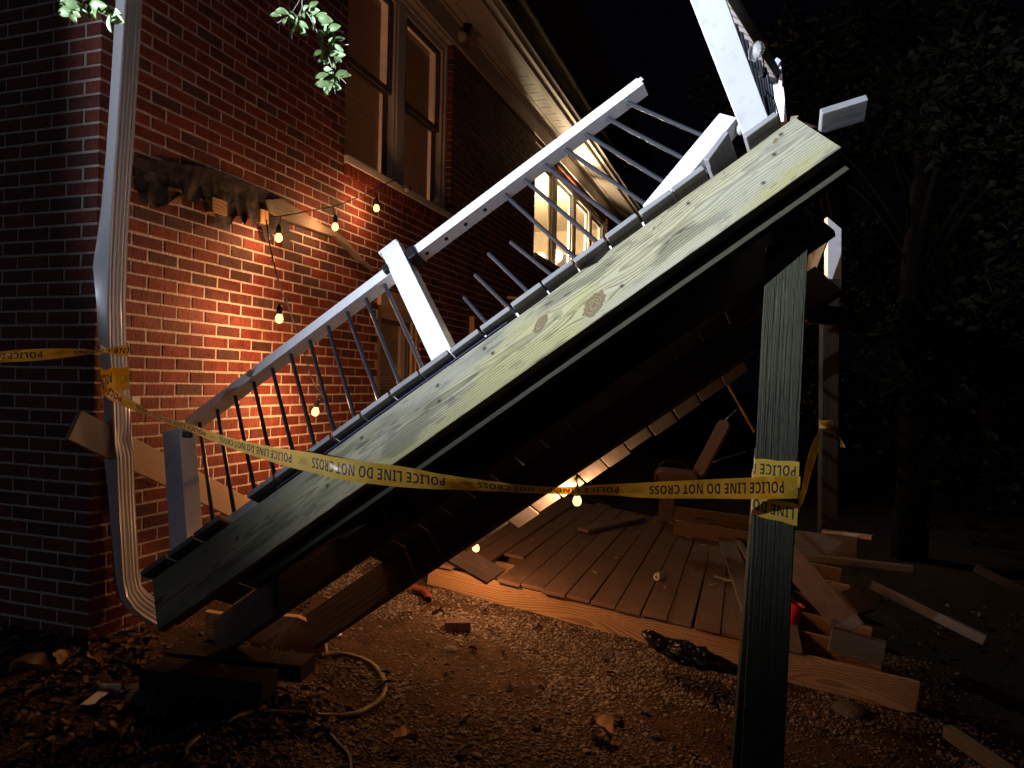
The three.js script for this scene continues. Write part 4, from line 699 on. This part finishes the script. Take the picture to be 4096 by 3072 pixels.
// gravel
{
  const N = 70000, gs = new THREE.IcosahedronGeometry(1, 1), im = new THREE.InstancedMesh(gs, M.pebble, N), o = new THREE.Object3D(), c = new THREE.Color(); let n = 0, tries = 0;
  while (n < N && tries++ < 600000) {
    const x = rr(0.25, 4.3), s = rr(-1.3, 3.2); const dn = fbm(x * 1.9 + 3, s * 1.9 + 30, 701, 4), e = smooth(0.25, 1.0, x + 0.35 * Math.max(0, s));
    if (rnd() > smooth(0.36, 0.52, dn) * e + 0.06) continue;
    const r = 0.0028 + 0.0085 * Math.pow(rnd(), 2.6) + (rnd() < 0.015 ? 0.009 : 0); o.position.set(x, groundBump(x, -s) + r * 0.15, -s); o.scale.set(r * rr(0.8, 1.5), r * rr(0.45, 0.8), r * rr(0.8, 1.2)); o.rotation.set(rr(-0.5, 0.5), rr(0, 6.28), rr(-0.5, 0.5)); o.updateMatrix(); im.setMatrixAt(n, o.matrix);
    const k = rr(0.22, 0.58), w = rr(0, 1); c.setRGB(k * mix(1, 0.95, w), k * mix(0.86, 0.8, w), k * mix(0.74, 0.6, w)); im.setColorAt(n, c); n++;
  }
  im.count = n; im.name = 'gravel'; im.userData.kind = 'stuff'; tag(im, 'pale gravel spread over the dirt under and before the decks', 'gravel'); im.castShadow = im.receiveShadow = true; scene.add(im);
}
// dry leaves: a litter that nobody could count, and the few that stand out
function leafGeo(w, l, curl, lobes, n = 9) {
  const pos = [], idx = [], uv = [];
  for (let i = 0; i <= n; i++) { const t = i / n, half = w / 2 * Math.pow(Math.sin(Math.PI * Math.min(1, 0.03 + t * 0.97)), 0.8) * (lobes ? 0.65 + 0.5 * Math.abs(Math.sin(t * Math.PI * lobes)) : 1); for (const k of [-1, 0, 1]) { pos.push(k * half, curl * (k * k * 0.35 * w + Math.sin(t * 3) * l * 0.18), (t - 0.5) * l); uv.push(k * 0.5 + 0.5, t); } }
  for (let i = 0; i < n; i++) for (let k = 0; k < 2; k++) { const a = i * 3 + k; idx.push(a, a + 3, a + 1, a + 1, a + 3, a + 4); }
  const g = new THREE.BufferGeometry(); g.setAttribute('position', new THREE.Float32BufferAttribute(pos, 3)); g.setAttribute('uv', new THREE.Float32BufferAttribute(uv, 2)); g.setIndex(idx); g.computeVertexNormals(); return g;
}
{
  const N = 2100, im = new THREE.InstancedMesh(leafGeo(0.045, 0.075, 0.9, 2.5), M.leafD, N), o = new THREE.Object3D(), c = new THREE.Color();
  for (let i = 0; i < N; i++) { let x, s; if (i < 1700) { x = rr(-1.2, 1.3); s = rr(-1.6, 0.25); if (x < 0.02 && s > -0.03) s = -0.05 - rnd(); } else { x = rr(0.3, 5.5); s = rr(-1.2, 5); if (x > 0.8 && x < 3.5 && s > 2) x += 3; } o.position.set(x, (x < 0.25 ? groundY(x) + 0.012 : groundBump(x, -s)) + rr(0.004, 0.022), -s); const k = rr(0.4, 1.0); o.scale.set(k, k, k); o.rotation.set(rr(-0.5, 0.5), rr(0, 6.28), rr(-0.5, 0.5)); o.updateMatrix(); im.setMatrixAt(i, o.matrix); const b = rr(0.4, 1.2) * (i < 1700 ? 1 : 0.6); c.setRGB(0.15 * b, 0.085 * b, 0.045 * b); im.setColorAt(i, c); }
  im.name = 'leaf_litter'; im.userData.kind = 'stuff'; tag(im, 'brown leaf litter over the dirt by the house corner', 'leaf litter'); scene.add(im);
  for (const [x, y, k, r, lb] of [[265, 2660, 1.2, 0.5, 'curled tan leaf standing up near the house corner'], [110, 2710, 1.6, 2.0, 'broad tan leaf lying flat at the lower left'], [380, 2660, 1.1, 1.2, 'brown leaf just right of the curled tan one'], [480, 2950, 1.2, 4, 'ragged brown leaf near the bottom edge at lower left'], [2400, 2935, 1.4, 1.0, 'orange curled leaf on the near gravel'], [1615, 2985, 1.2, 2.6, 'yellowed leaf on the dirt beside the hose']]) { const p = atGround(x, y, 0.02), g = leafGeo(0.07, 0.1, 1.3, 2.5).scale(k, k, k).rotateX(0.25).rotateY(r).translate(p.x, p.y, p.z); solo('dry_leaf', g, mat({ color: lin(0.32, 0.17, 0.06), roughness: 0.7, side: THREE.DoubleSide }), lb, 'leaf'); }
}

// ================================================================ LIGHTS ON THE HOUSE
{
  const p = atPlane(1868, 98, V(0, 5.19, 0), UP), t = thing('flood_lamp', 'unlit twin flood lamp under the white eave with one clear globe', 'lamp', p);
  mesh('base_plate', new THREE.CylinderGeometry(0.05, 0.055, 0.022, 24).translate(0, -0.012, 0), M.black, t);
  const b1 = V(-0.02, -0.17, 0.05), b2 = V(0.03, -0.19, -0.07);
  mesh('lamp_arm', merge([rod(V(-0.01, -0.02, 0.01), V(-0.02, -0.09, 0.03), 0.022), rod(V(0.01, -0.02, -0.01), V(0.02, -0.1, -0.03), 0.02)]), M.black, t);
  mesh('globe', new THREE.SphereGeometry(0.055, 28, 20).translate(-0.035, -0.14, 0.05), new THREE.MeshPhysicalMaterial({ color: lin(0.8, 0.74, 0.66), roughness: 0.12, transmission: 0.35, thickness: 0, clearcoat: 1, clearcoatRoughness: 0.03 }), t);
  mesh('reflector_lamp', new THREE.LatheGeometry([[0.001, 0], [0.022, 0.0], [0.026, -0.05], [0.048, -0.1], [0.05, -0.115], [0.001, -0.105]].map(q => new THREE.Vector2(...q)), 24).rotateX(0.5).rotateZ(0.25).translate(0.02, -0.09, -0.03), mat({ color: lin(0.26, 0.23, 0.2), roughness: 0.4, metalness: 0.3 }), t);
}
// ---- string lights: cord, sockets, bulbs and their light
const glow = new THREE.MeshStandardMaterial({ color: lin(1, 0.8, 0.55), emissive: lin(1.0, 0.52, 0.17), emissiveIntensity: BULB_GLOW, roughness: 0.3 });
function lamp(p, parent, dirDown, power = 1) {
  const q = new THREE.Quaternion().setFromUnitVectors(V(0, -1, 0), dirDown.clone().normalize());
  wpart('bulb', bulbShape().applyQuaternion(q).translate(p.x, p.y, p.z), glow, parent);
  wpart('socket', socketShape().applyQuaternion(q).translate(p.x, p.y, p.z), M.rubber, parent);
  const c = p.clone().addScaledVector(dirDown.clone().normalize(), 0.026), l = new THREE.PointLight(lin(...BULB_COLOR), BULB_POWER * power, 0, 2); l.position.copy(c); l.castShadow = true; l.shadow.radius = 1.2; scene.add(l);
}
{
  const base = atWall(1115, 870, 0.1), t = thing('string_light', 'warm string lights hung from the torn flashing on the brick wall', 'string light', base);
  const X = 0.17, w = (x, y, o = X) => atWall(x, y, o);
  const cord = (pts, r = 0.0042, n = 60) => wpart('cord', tube(pts, r, n, 7), M.rubber, t);
  cord([w(1076, 870, 0.1), w(1115, 866, 0.12), w(1250, 842), w(1337, 825), w(1420, 795, 0.15), w(1500, 757, 0.12), w(1560, 728, 0.06), w(1592, 718, 0.04)]);
  cord([w(1592, 718, 0.04), w(1598, 735, 0.05), w(1612, 748, 0.06), w(1628, 755, 0.07)], 0.004, 16);
  cord([w(1066, 880, 0.1), w(1072, 930, 0.14), w(1088, 1020, 0.18), w(1110, 1110, 0.2), w(1136, 1190, 0.2), w(1146, 1203, 0.2), w(1165, 1260, 0.22), w(1192, 1340, 0.24), w(1220, 1420, 0.26), w(1255, 1530, 0.28), w(1283, 1570, 0.28), w(1310, 1625, 0.3), w(1345, 1700, 0.32), w(1375, 1740, 0.34)], 0.0045, 120);
  for (const [x, y, o] of [[1146, 1200, 0.2], [1285, 1573, 0.28]]) { const q = w(x, y, o); wpart('cord_knot', merge([bx(0.03, 0.028, 0.022, q.x, q.y, q.z, 0.008), bx(0.012, 0.012, 0.035, q.x, q.y + 0.006, q.z - 0.02, 0.004)]), M.rubber, t); }
  const down = V(0, -1, 0), put = (sx, sy, o, hx, hy, ho, pw) => { const p = w(sx, sy, o); cord([w(hx, hy, ho), w((hx + sx) / 2 + (hx - sx) * 0.2, (hy + sy) / 2 - 6, (o + ho) / 2), p.clone().add(V(0, 0.06, 0))], 0.0032, 14); lamp(p, t, down, pw); };
  put(1115, 935, 0.17, 1122, 868, 0.12, 0.36); put(1341, 893, 0.2, 1333, 826, 0.17, 0.4); put(1506, 820, 0.19, 1503, 757, 0.12, 0.4); put(1117, 1258, 0.31, 1140, 1203, 0.2, 1.05);
  { const p = w(1264, 1632, 0.36); cord([w(1284, 1578, 0.28), w(1282, 1595, 0.275), p.clone().add(V(0.0, 0.058, -0.02))], 0.0036, 12); lamp(p, t, V(0.02, -1, 0.28), 1.4); }
  // unlit bulb on the sill
  const u = w(1632, 757, 0.08); wpart('socket', socketShape().rotateX(-1.2).translate(u.x, u.y, u.z), M.rubber, t); wpart('bulb', bulbShape().rotateX(-1.2).translate(u.x, u.y, u.z), clearBulb, t);
}
{
  const p6 = at(2309, 1985, 3.82), t = thing('string_light', 'lit bulb hanging below the tape under the deck boards', 'string light', p6); lamp(p6, t, V(0, -1, 0), 1.3);
  wpart('cord', tube([p6.clone().add(V(0, 0.06, 0)), p6.clone().add(V(-0.03, 0.14, -0.02)), p6.clone().add(V(-0.14, 0.2, -0.06))], 0.004, 14, 7), M.rubber, t);
  const p7 = at(1900, 2176, 4.62), t2 = thing('string_light', 'lit bulb resting on the short tilted board', 'string light', p7); lamp(p7, t2, V(0.25, -0.85, 0.1), 1.25);
  wpart('cord', tube([p7.clone().add(V(-0.015, 0.055, -0.02)), p7.clone().add(V(0.05, 0.12, -0.03)), p7.clone().add(V(0.14, 0.12, -0.05))], 0.004, 14, 7), M.rubber, t2);
}
{
  const u = atWall(1742, 805, -0.02), t = thing('clear_bulb', 'clear unlit globe bulb at the lower right corner of the upper window', 'bulb', u); mesh('globe', new THREE.SphereGeometry(0.035, 24, 16), clearBulb, t);
}
// ---- lamp in the lit room, and a glowing globe added for its reflection
{
  for (const [x, y, d, k, lb] of [[2224, 1024, 12.2, 1, 'bright table lamp glowing behind the far window mullion'], [2165, 1030, 11.6, 0.4, 'glowing globe added for the lamp reflection at the left edge of the far windows']]) {
    const p = at(x, y, d), t = thing('room_globe', lb, 'lamp', p);
    mesh('glow_globe', new THREE.SphereGeometry(0.11 * Math.sqrt(k), 20, 14), new THREE.MeshStandardMaterial({ color: lin(1, 0.9, 0.7), emissive: lin(1, 0.78, 0.45), emissiveIntensity: 16 }), t);
    mesh('globe_stem', new THREE.CylinderGeometry(0.02, 0.05, 0.6, 12).translate(0, -0.4, 0), M.black, t);
    const l = new THREE.PointLight(lin(1, 0.76, 0.47), ROOM_POWER * k, 0, 2); l.position.copy(p); l.castShadow = true; l.shadow.radius = 5; scene.add(l);
  }
}
// ---- work light on a tripod, left of the picture, that lights the wreck
{
  const p = camPt(TORCH.x, TORCH.y, TORCH.d), q = camPt(...TORCH.aim), dir = q.clone().sub(p).normalize();
  const t = thing('work_light', 'cold white work light on a black tripod at the left of the yard', 'work light', V(p.x, 0.33, p.z));
  const head = new THREE.CylinderGeometry(0.05, 0.035, 0.08, 24, 1, false).applyQuaternion(new THREE.Quaternion().setFromUnitVectors(UP, dir)).translate(p.x, p.y, p.z).translate(-dir.x * 0.06, -dir.y * 0.06, -dir.z * 0.06); wpart('lamp_head', head, M.black, t);
  const face = new THREE.CircleGeometry(0.04, 24).applyQuaternion(new THREE.Quaternion().setFromUnitVectors(V(0, 0, 1), dir)).translate(p.x, p.y, p.z).translate(-dir.x * 0.018, -dir.y * 0.018, -dir.z * 0.018); wpart('lamp_face', face, new THREE.MeshStandardMaterial({ color: lin(1, 1, 1), emissive: lin(0.85, 0.95, 1.1), emissiveIntensity: 6 }), t);
  wpart('pole', rod(V(p.x, 0.7, p.z), V(p.x, p.y - 0.08, p.z), 0.014), M.black, t); for (let i = 0; i < 3; i++) wpart('leg', rod(V(p.x, 0.8, p.z), V(p.x + 0.4 * Math.cos(i * 2.1), 0.33, p.z + 0.4 * Math.sin(i * 2.1)), 0.011), M.black, t);
  const az = (a, e, k) => p.clone().addScaledVector(RIGHT, k * Math.cos(a) * Math.cos(e)).addScaledVector(FWD, k * Math.sin(a) * Math.cos(e)).addScaledVector(UP, k * Math.sin(e)), rad = Math.PI / 180;
  const flap = (q) => { const g = new THREE.BufferGeometry().setFromPoints([q[0], q[1], q[2], q[0], q[2], q[3]]); g.computeVertexNormals(); wpart('added_barn_door', g, new THREE.MeshStandardMaterial({ color: lin(0.012, 0.012, 0.012), roughness: 0.9, side: THREE.DoubleSide }), t); };
  flap([az(39.5 * rad, -50 * rad, 0.2), az(39.5 * rad, 50 * rad, 0.2), az(110 * rad, 50 * rad, 0.2), az(110 * rad, -50 * rad, 0.2)]);  // unseen flaps added to keep the beam off the side wall and the ground
  flap([az(-5 * rad, 2.2 * rad, 0.21), az(60 * rad, -21.5 * rad, 0.21), az(60 * rad, -75 * rad, 0.21), az(-5 * rad, -75 * rad, 0.21)]);
  const l = new THREE.SpotLight(lin(0.86, 0.96, 1.14), TORCH.power, 0, TORCH.angle * Math.PI / 180, 1, 2); l.position.copy(p); l.target.position.copy(q); l.castShadow = true; l.shadow.radius = 1.0; scene.add(l, l.target);
}

// ================================================================ LEAFY BRANCHES HANGING INTO THE TOP OF THE PICTURE
function branch(name, label, d, twigs, leaves, sz) {
  const t = thing(name, label, 'branch', at(...twigs[0][0], d));
  twigs.forEach((w, i) => wpart('twig', tube(w.map(([x, y], j) => at(x, y, d + 0.012 * Math.sin(j * 1.9 + i))), i ? 0.0016 : 0.0022, 24, 6), M.twig, t));
  const protos = [0.5, 0.7, 1.0].map(k => leafGeo(0.0145, 0.027, k, 0));
  for (const [x, y, ang, k, tone] of leaves) {
    const m = mesh('leaf', protos[(rnd() * 3) | 0], tone ? M.leaf2 : M.leaf, t), c = at(x, y, d + rr(-0.02, 0.02)), a = ang * Math.PI / 180;
    // leaf length runs along the picture angle; its face tips towards the light by a little
    const l = RIGHT.clone().multiplyScalar(Math.cos(a)).addScaledVector(UP, Math.sin(a)).addScaledVector(FWD, rr(-0.4, 0.4)).normalize(), n = FWD.clone().negate().addScaledVector(RIGHT, rr(-1.2, 0.0)).addScaledVector(UP, rr(-0.5, 0.5)); n.addScaledVector(l, -n.dot(l)).normalize();
    m.quaternion.setFromRotationMatrix(new THREE.Matrix4().makeBasis(n.clone().cross(l), n, l)); m.position.copy(c.sub(t.position)); m.scale.setScalar(k * sz);
  }
}
branch('leafy_branch', 'small leafy branch hanging before the brick wall left of the upper window', 3.0,
  [[[1212, -30], [1210, 30], [1235, 60], [1260, 105], [1285, 165], [1305, 205], [1322, 250], [1333, 285], [1335, 320], [1342, 375]], [[1212, -20], [1170, 48]], [[1210, 30], [1190, 65], [1150, 70], [1110, 92]], [[1190, 66], [1192, 120]], [[1245, 75], [1290, 72], [1318, 80]], [[1280, 125], [1330, 122], [1378, 126]], [[1300, 175], [1360, 180], [1395, 178]], [[1333, 285], [1318, 310], [1296, 335]], [[1338, 300], [1370, 318], [1384, 334]]],
  [[1130, 58, 170, 1.5, 1], [1104, 66, 175, 1.2, 1], [1168, 56, 160, 1], [1145, 92, 265, 1.15], [1168, 82, 300, 1.1], [1192, 85, 270, .9], [1190, 105, 270, 1.05], [1184, 135, 250, 1.5], [1216, 100, 325, 1.2], [1222, 132, 310, 1.35], [1215, 62, 240, 1.1], [1226, 33, 30, .8], [1258, 28, 35, 1.3, 1], [1259, 52, 5, 1.6], [1287, 64, 10, 1.2], [1302, 76, 350, 1.7], [1300, 90, 325, 1.3], [1222, 65, 280, 1], [1255, 82, 290, .9], [1254, 110, 280, .7], [1309, 115, 80, 1.2], [1340, 114, 15, 1.4], [1281, 128, 200, .6], [1292, 132, 340, .7], [1310, 136, 290, .8], [1332, 132, 320, .8], [1285, 148, 310, 1.3], [1290, 175, 100, 1.1], [1293, 188, 275, 1], [1357, 161, 20, 1.2], [1325, 165, 50, .8], [1340, 172, 60, .9], [1358, 190, 330, 1.2], [1325, 190, 290, .9], [1328, 200, 280, .7], [1278, 216, 215, 1.4, 1], [1300, 205, 30, .8], [1294, 226, 270, 1], [1306, 215, 300, .6], [1335, 216, 190, 1.1], [1352, 222, 355, 1.3], [1370, 220, 345, 1.1], [1350, 235, 320, 1.1], [1290, 243, 210, 1], [1316, 248, 250, 1], [1302, 248, 270, .7], [1345, 254, 20, 1], [1337, 265, 300, .9, 1], [1312, 278, 170, 1], [1325, 292, 280, .8], [1288, 308, 195, 1.4, 1], [1295, 318, 230, 1.2], [1318, 310, 200, 1.1, 1], [1366, 297, 25, 1.3, 1], [1384, 311, 10, 1.2, 1], [1358, 318, 290, 1.1], [1290, 342, 180, 1.5], [1314, 342, 20, 1.2, 1], [1316, 355, 280, 1.2], [1346, 348, 330, 1.3], [1352, 350, 340, 1.1], [1312, 370, 250, 1], [1328, 352, 250, 1.1, 1], [1335, 330, 280, .9, 1]], 1.48);
branch('leafy_branch', 'leafy sprig at the top left corner before the downspout', 2.6,
  [[[325, -20], [345, 12], [372, 28], [395, 45], [430, 64], [462, 84]], [[322, -20], [312, 25], [298, 60]]],
  [[290, 22, 178, 1.5], [278, 30, 170, 1.5], [272, 52, 178, 1.4], [320, 20, 290, 1.6], [337, 34, 320, 1.3], [312, 8, 110, 1], [363, 12, 345, 1.2], [400, 24, 355, 1.7, 1], [370, 46, 265, 1.4, 1], [399, 57, 260, 1.1, 1], [433, 46, 5, 1.6], [465, 64, 350, 1.8], [480, 85, 335, 1.7], [452, 96, 270, 1.5, 1], [304, 72, 290, 1.2, 1], [310, 62, 330, 1, 1], [342, 4, 60, 1], [266, -4, 200, 1.3, 1], [340, 2, 200, 1, 1]], 1.55);

// ================================================================ TREES IN THE DARK AT THE RIGHT
function tree(px, py, d, h, rad, label, n, trunkR) {
  const b = at(px, py, d); b.y = groundY(b.x) - 0.1; const t = thing('tree', label, 'tree', b);
  const limbs = [], tip = V(rr(-0.3, 0.3), h * 0.8, rr(-0.3, 0.3)), pts = [V(0, 0, 0), V(0.05, h * 0.25, 0), V(-0.05, h * 0.5, 0.05), tip];
  const tg = tube(pts, trunkR, 24, 10); const P = tg.attributes.position; for (let i = 0; i < P.count; i++) { const k = 1 - 0.75 * P.getY(i) / h; P.setX(i, P.getX(i) * k); P.setZ(i, P.getZ(i) * k); } limbs.push(tg);
  const cl = []; for (let i = 0; i < 26; i++) { const a = rr(0, 6.28), y = rr(0.2, 1) * h, r = rad * rr(0.3, 1) * Math.sqrt(Math.max(0.1, 1 - Math.pow((y / h - 0.55) / 0.55, 2))); const c = V(Math.cos(a) * r, y, Math.sin(a) * r); cl.push([c, rr(0.35, 0.8)]); limbs.push(tube([V(0, y * 0.7, 0), V(c.x * 0.5, y * 0.9, c.z * 0.5), c], trunkR * 0.16, 8, 5)); }
  mesh('trunk', merge(limbs), M.bark, t);
  const lg = flat(leafGeo(0.06, 0.1, 0.6, 0, 2)), LP = lg.attributes.position, LNn = lg.attributes.normal, m = LP.count, pos = new Float32Array(n * m * 3), nor = new Float32Array(n * m * 3), col = new Float32Array(n * m * 3), o = new THREE.Object3D(), v = V(0, 0, 0);
  for (let i = 0; i < n; i++) {
    const [k, r] = cl[(rnd() * cl.length) | 0]; const q = V(rr(-1, 1), rr(-1, 1), rr(-1, 1)).normalize().multiplyScalar(r * Math.sqrt(rnd())); o.position.copy(k).add(q); o.rotation.set(rr(-1.2, 1.2), rr(0, 6.28), rr(-1.2, 1.2)); o.scale.setScalar(rr(0.6, 1.5)); o.updateMatrix();
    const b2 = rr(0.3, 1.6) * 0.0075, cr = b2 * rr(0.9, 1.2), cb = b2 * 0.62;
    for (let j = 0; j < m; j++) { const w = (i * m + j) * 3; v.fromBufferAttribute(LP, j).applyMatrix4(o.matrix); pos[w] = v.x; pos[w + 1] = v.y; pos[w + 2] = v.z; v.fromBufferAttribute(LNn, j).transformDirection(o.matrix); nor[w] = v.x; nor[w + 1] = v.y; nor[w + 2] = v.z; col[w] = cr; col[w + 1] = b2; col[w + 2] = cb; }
  }
  const cg = new THREE.BufferGeometry(); cg.setAttribute('position', new THREE.BufferAttribute(pos, 3)); cg.setAttribute('normal', new THREE.BufferAttribute(nor, 3)); cg.setAttribute('color', new THREE.BufferAttribute(col, 3));
  mesh('crown', cg, M.leafTree, t);
}
tree(3640, 1900, 8.5, 6.5, 1.9, 'dark leafy tree just right of the wreck with a visible trunk', 9000, 0.2);
tree(4250, 1900, 8, 5.5, 1.8, 'dark tree at the right edge of the picture', 8000, 0.14);
tree(3250, 1800, 13, 8, 2.4, 'tall dark tree far behind the white corner post', 7000, 0.2);
tree(3950, 1800, 12, 7.5, 2.6, 'dark background tree at upper right', 8000, 0.2);

renderer.render(scene, camera);
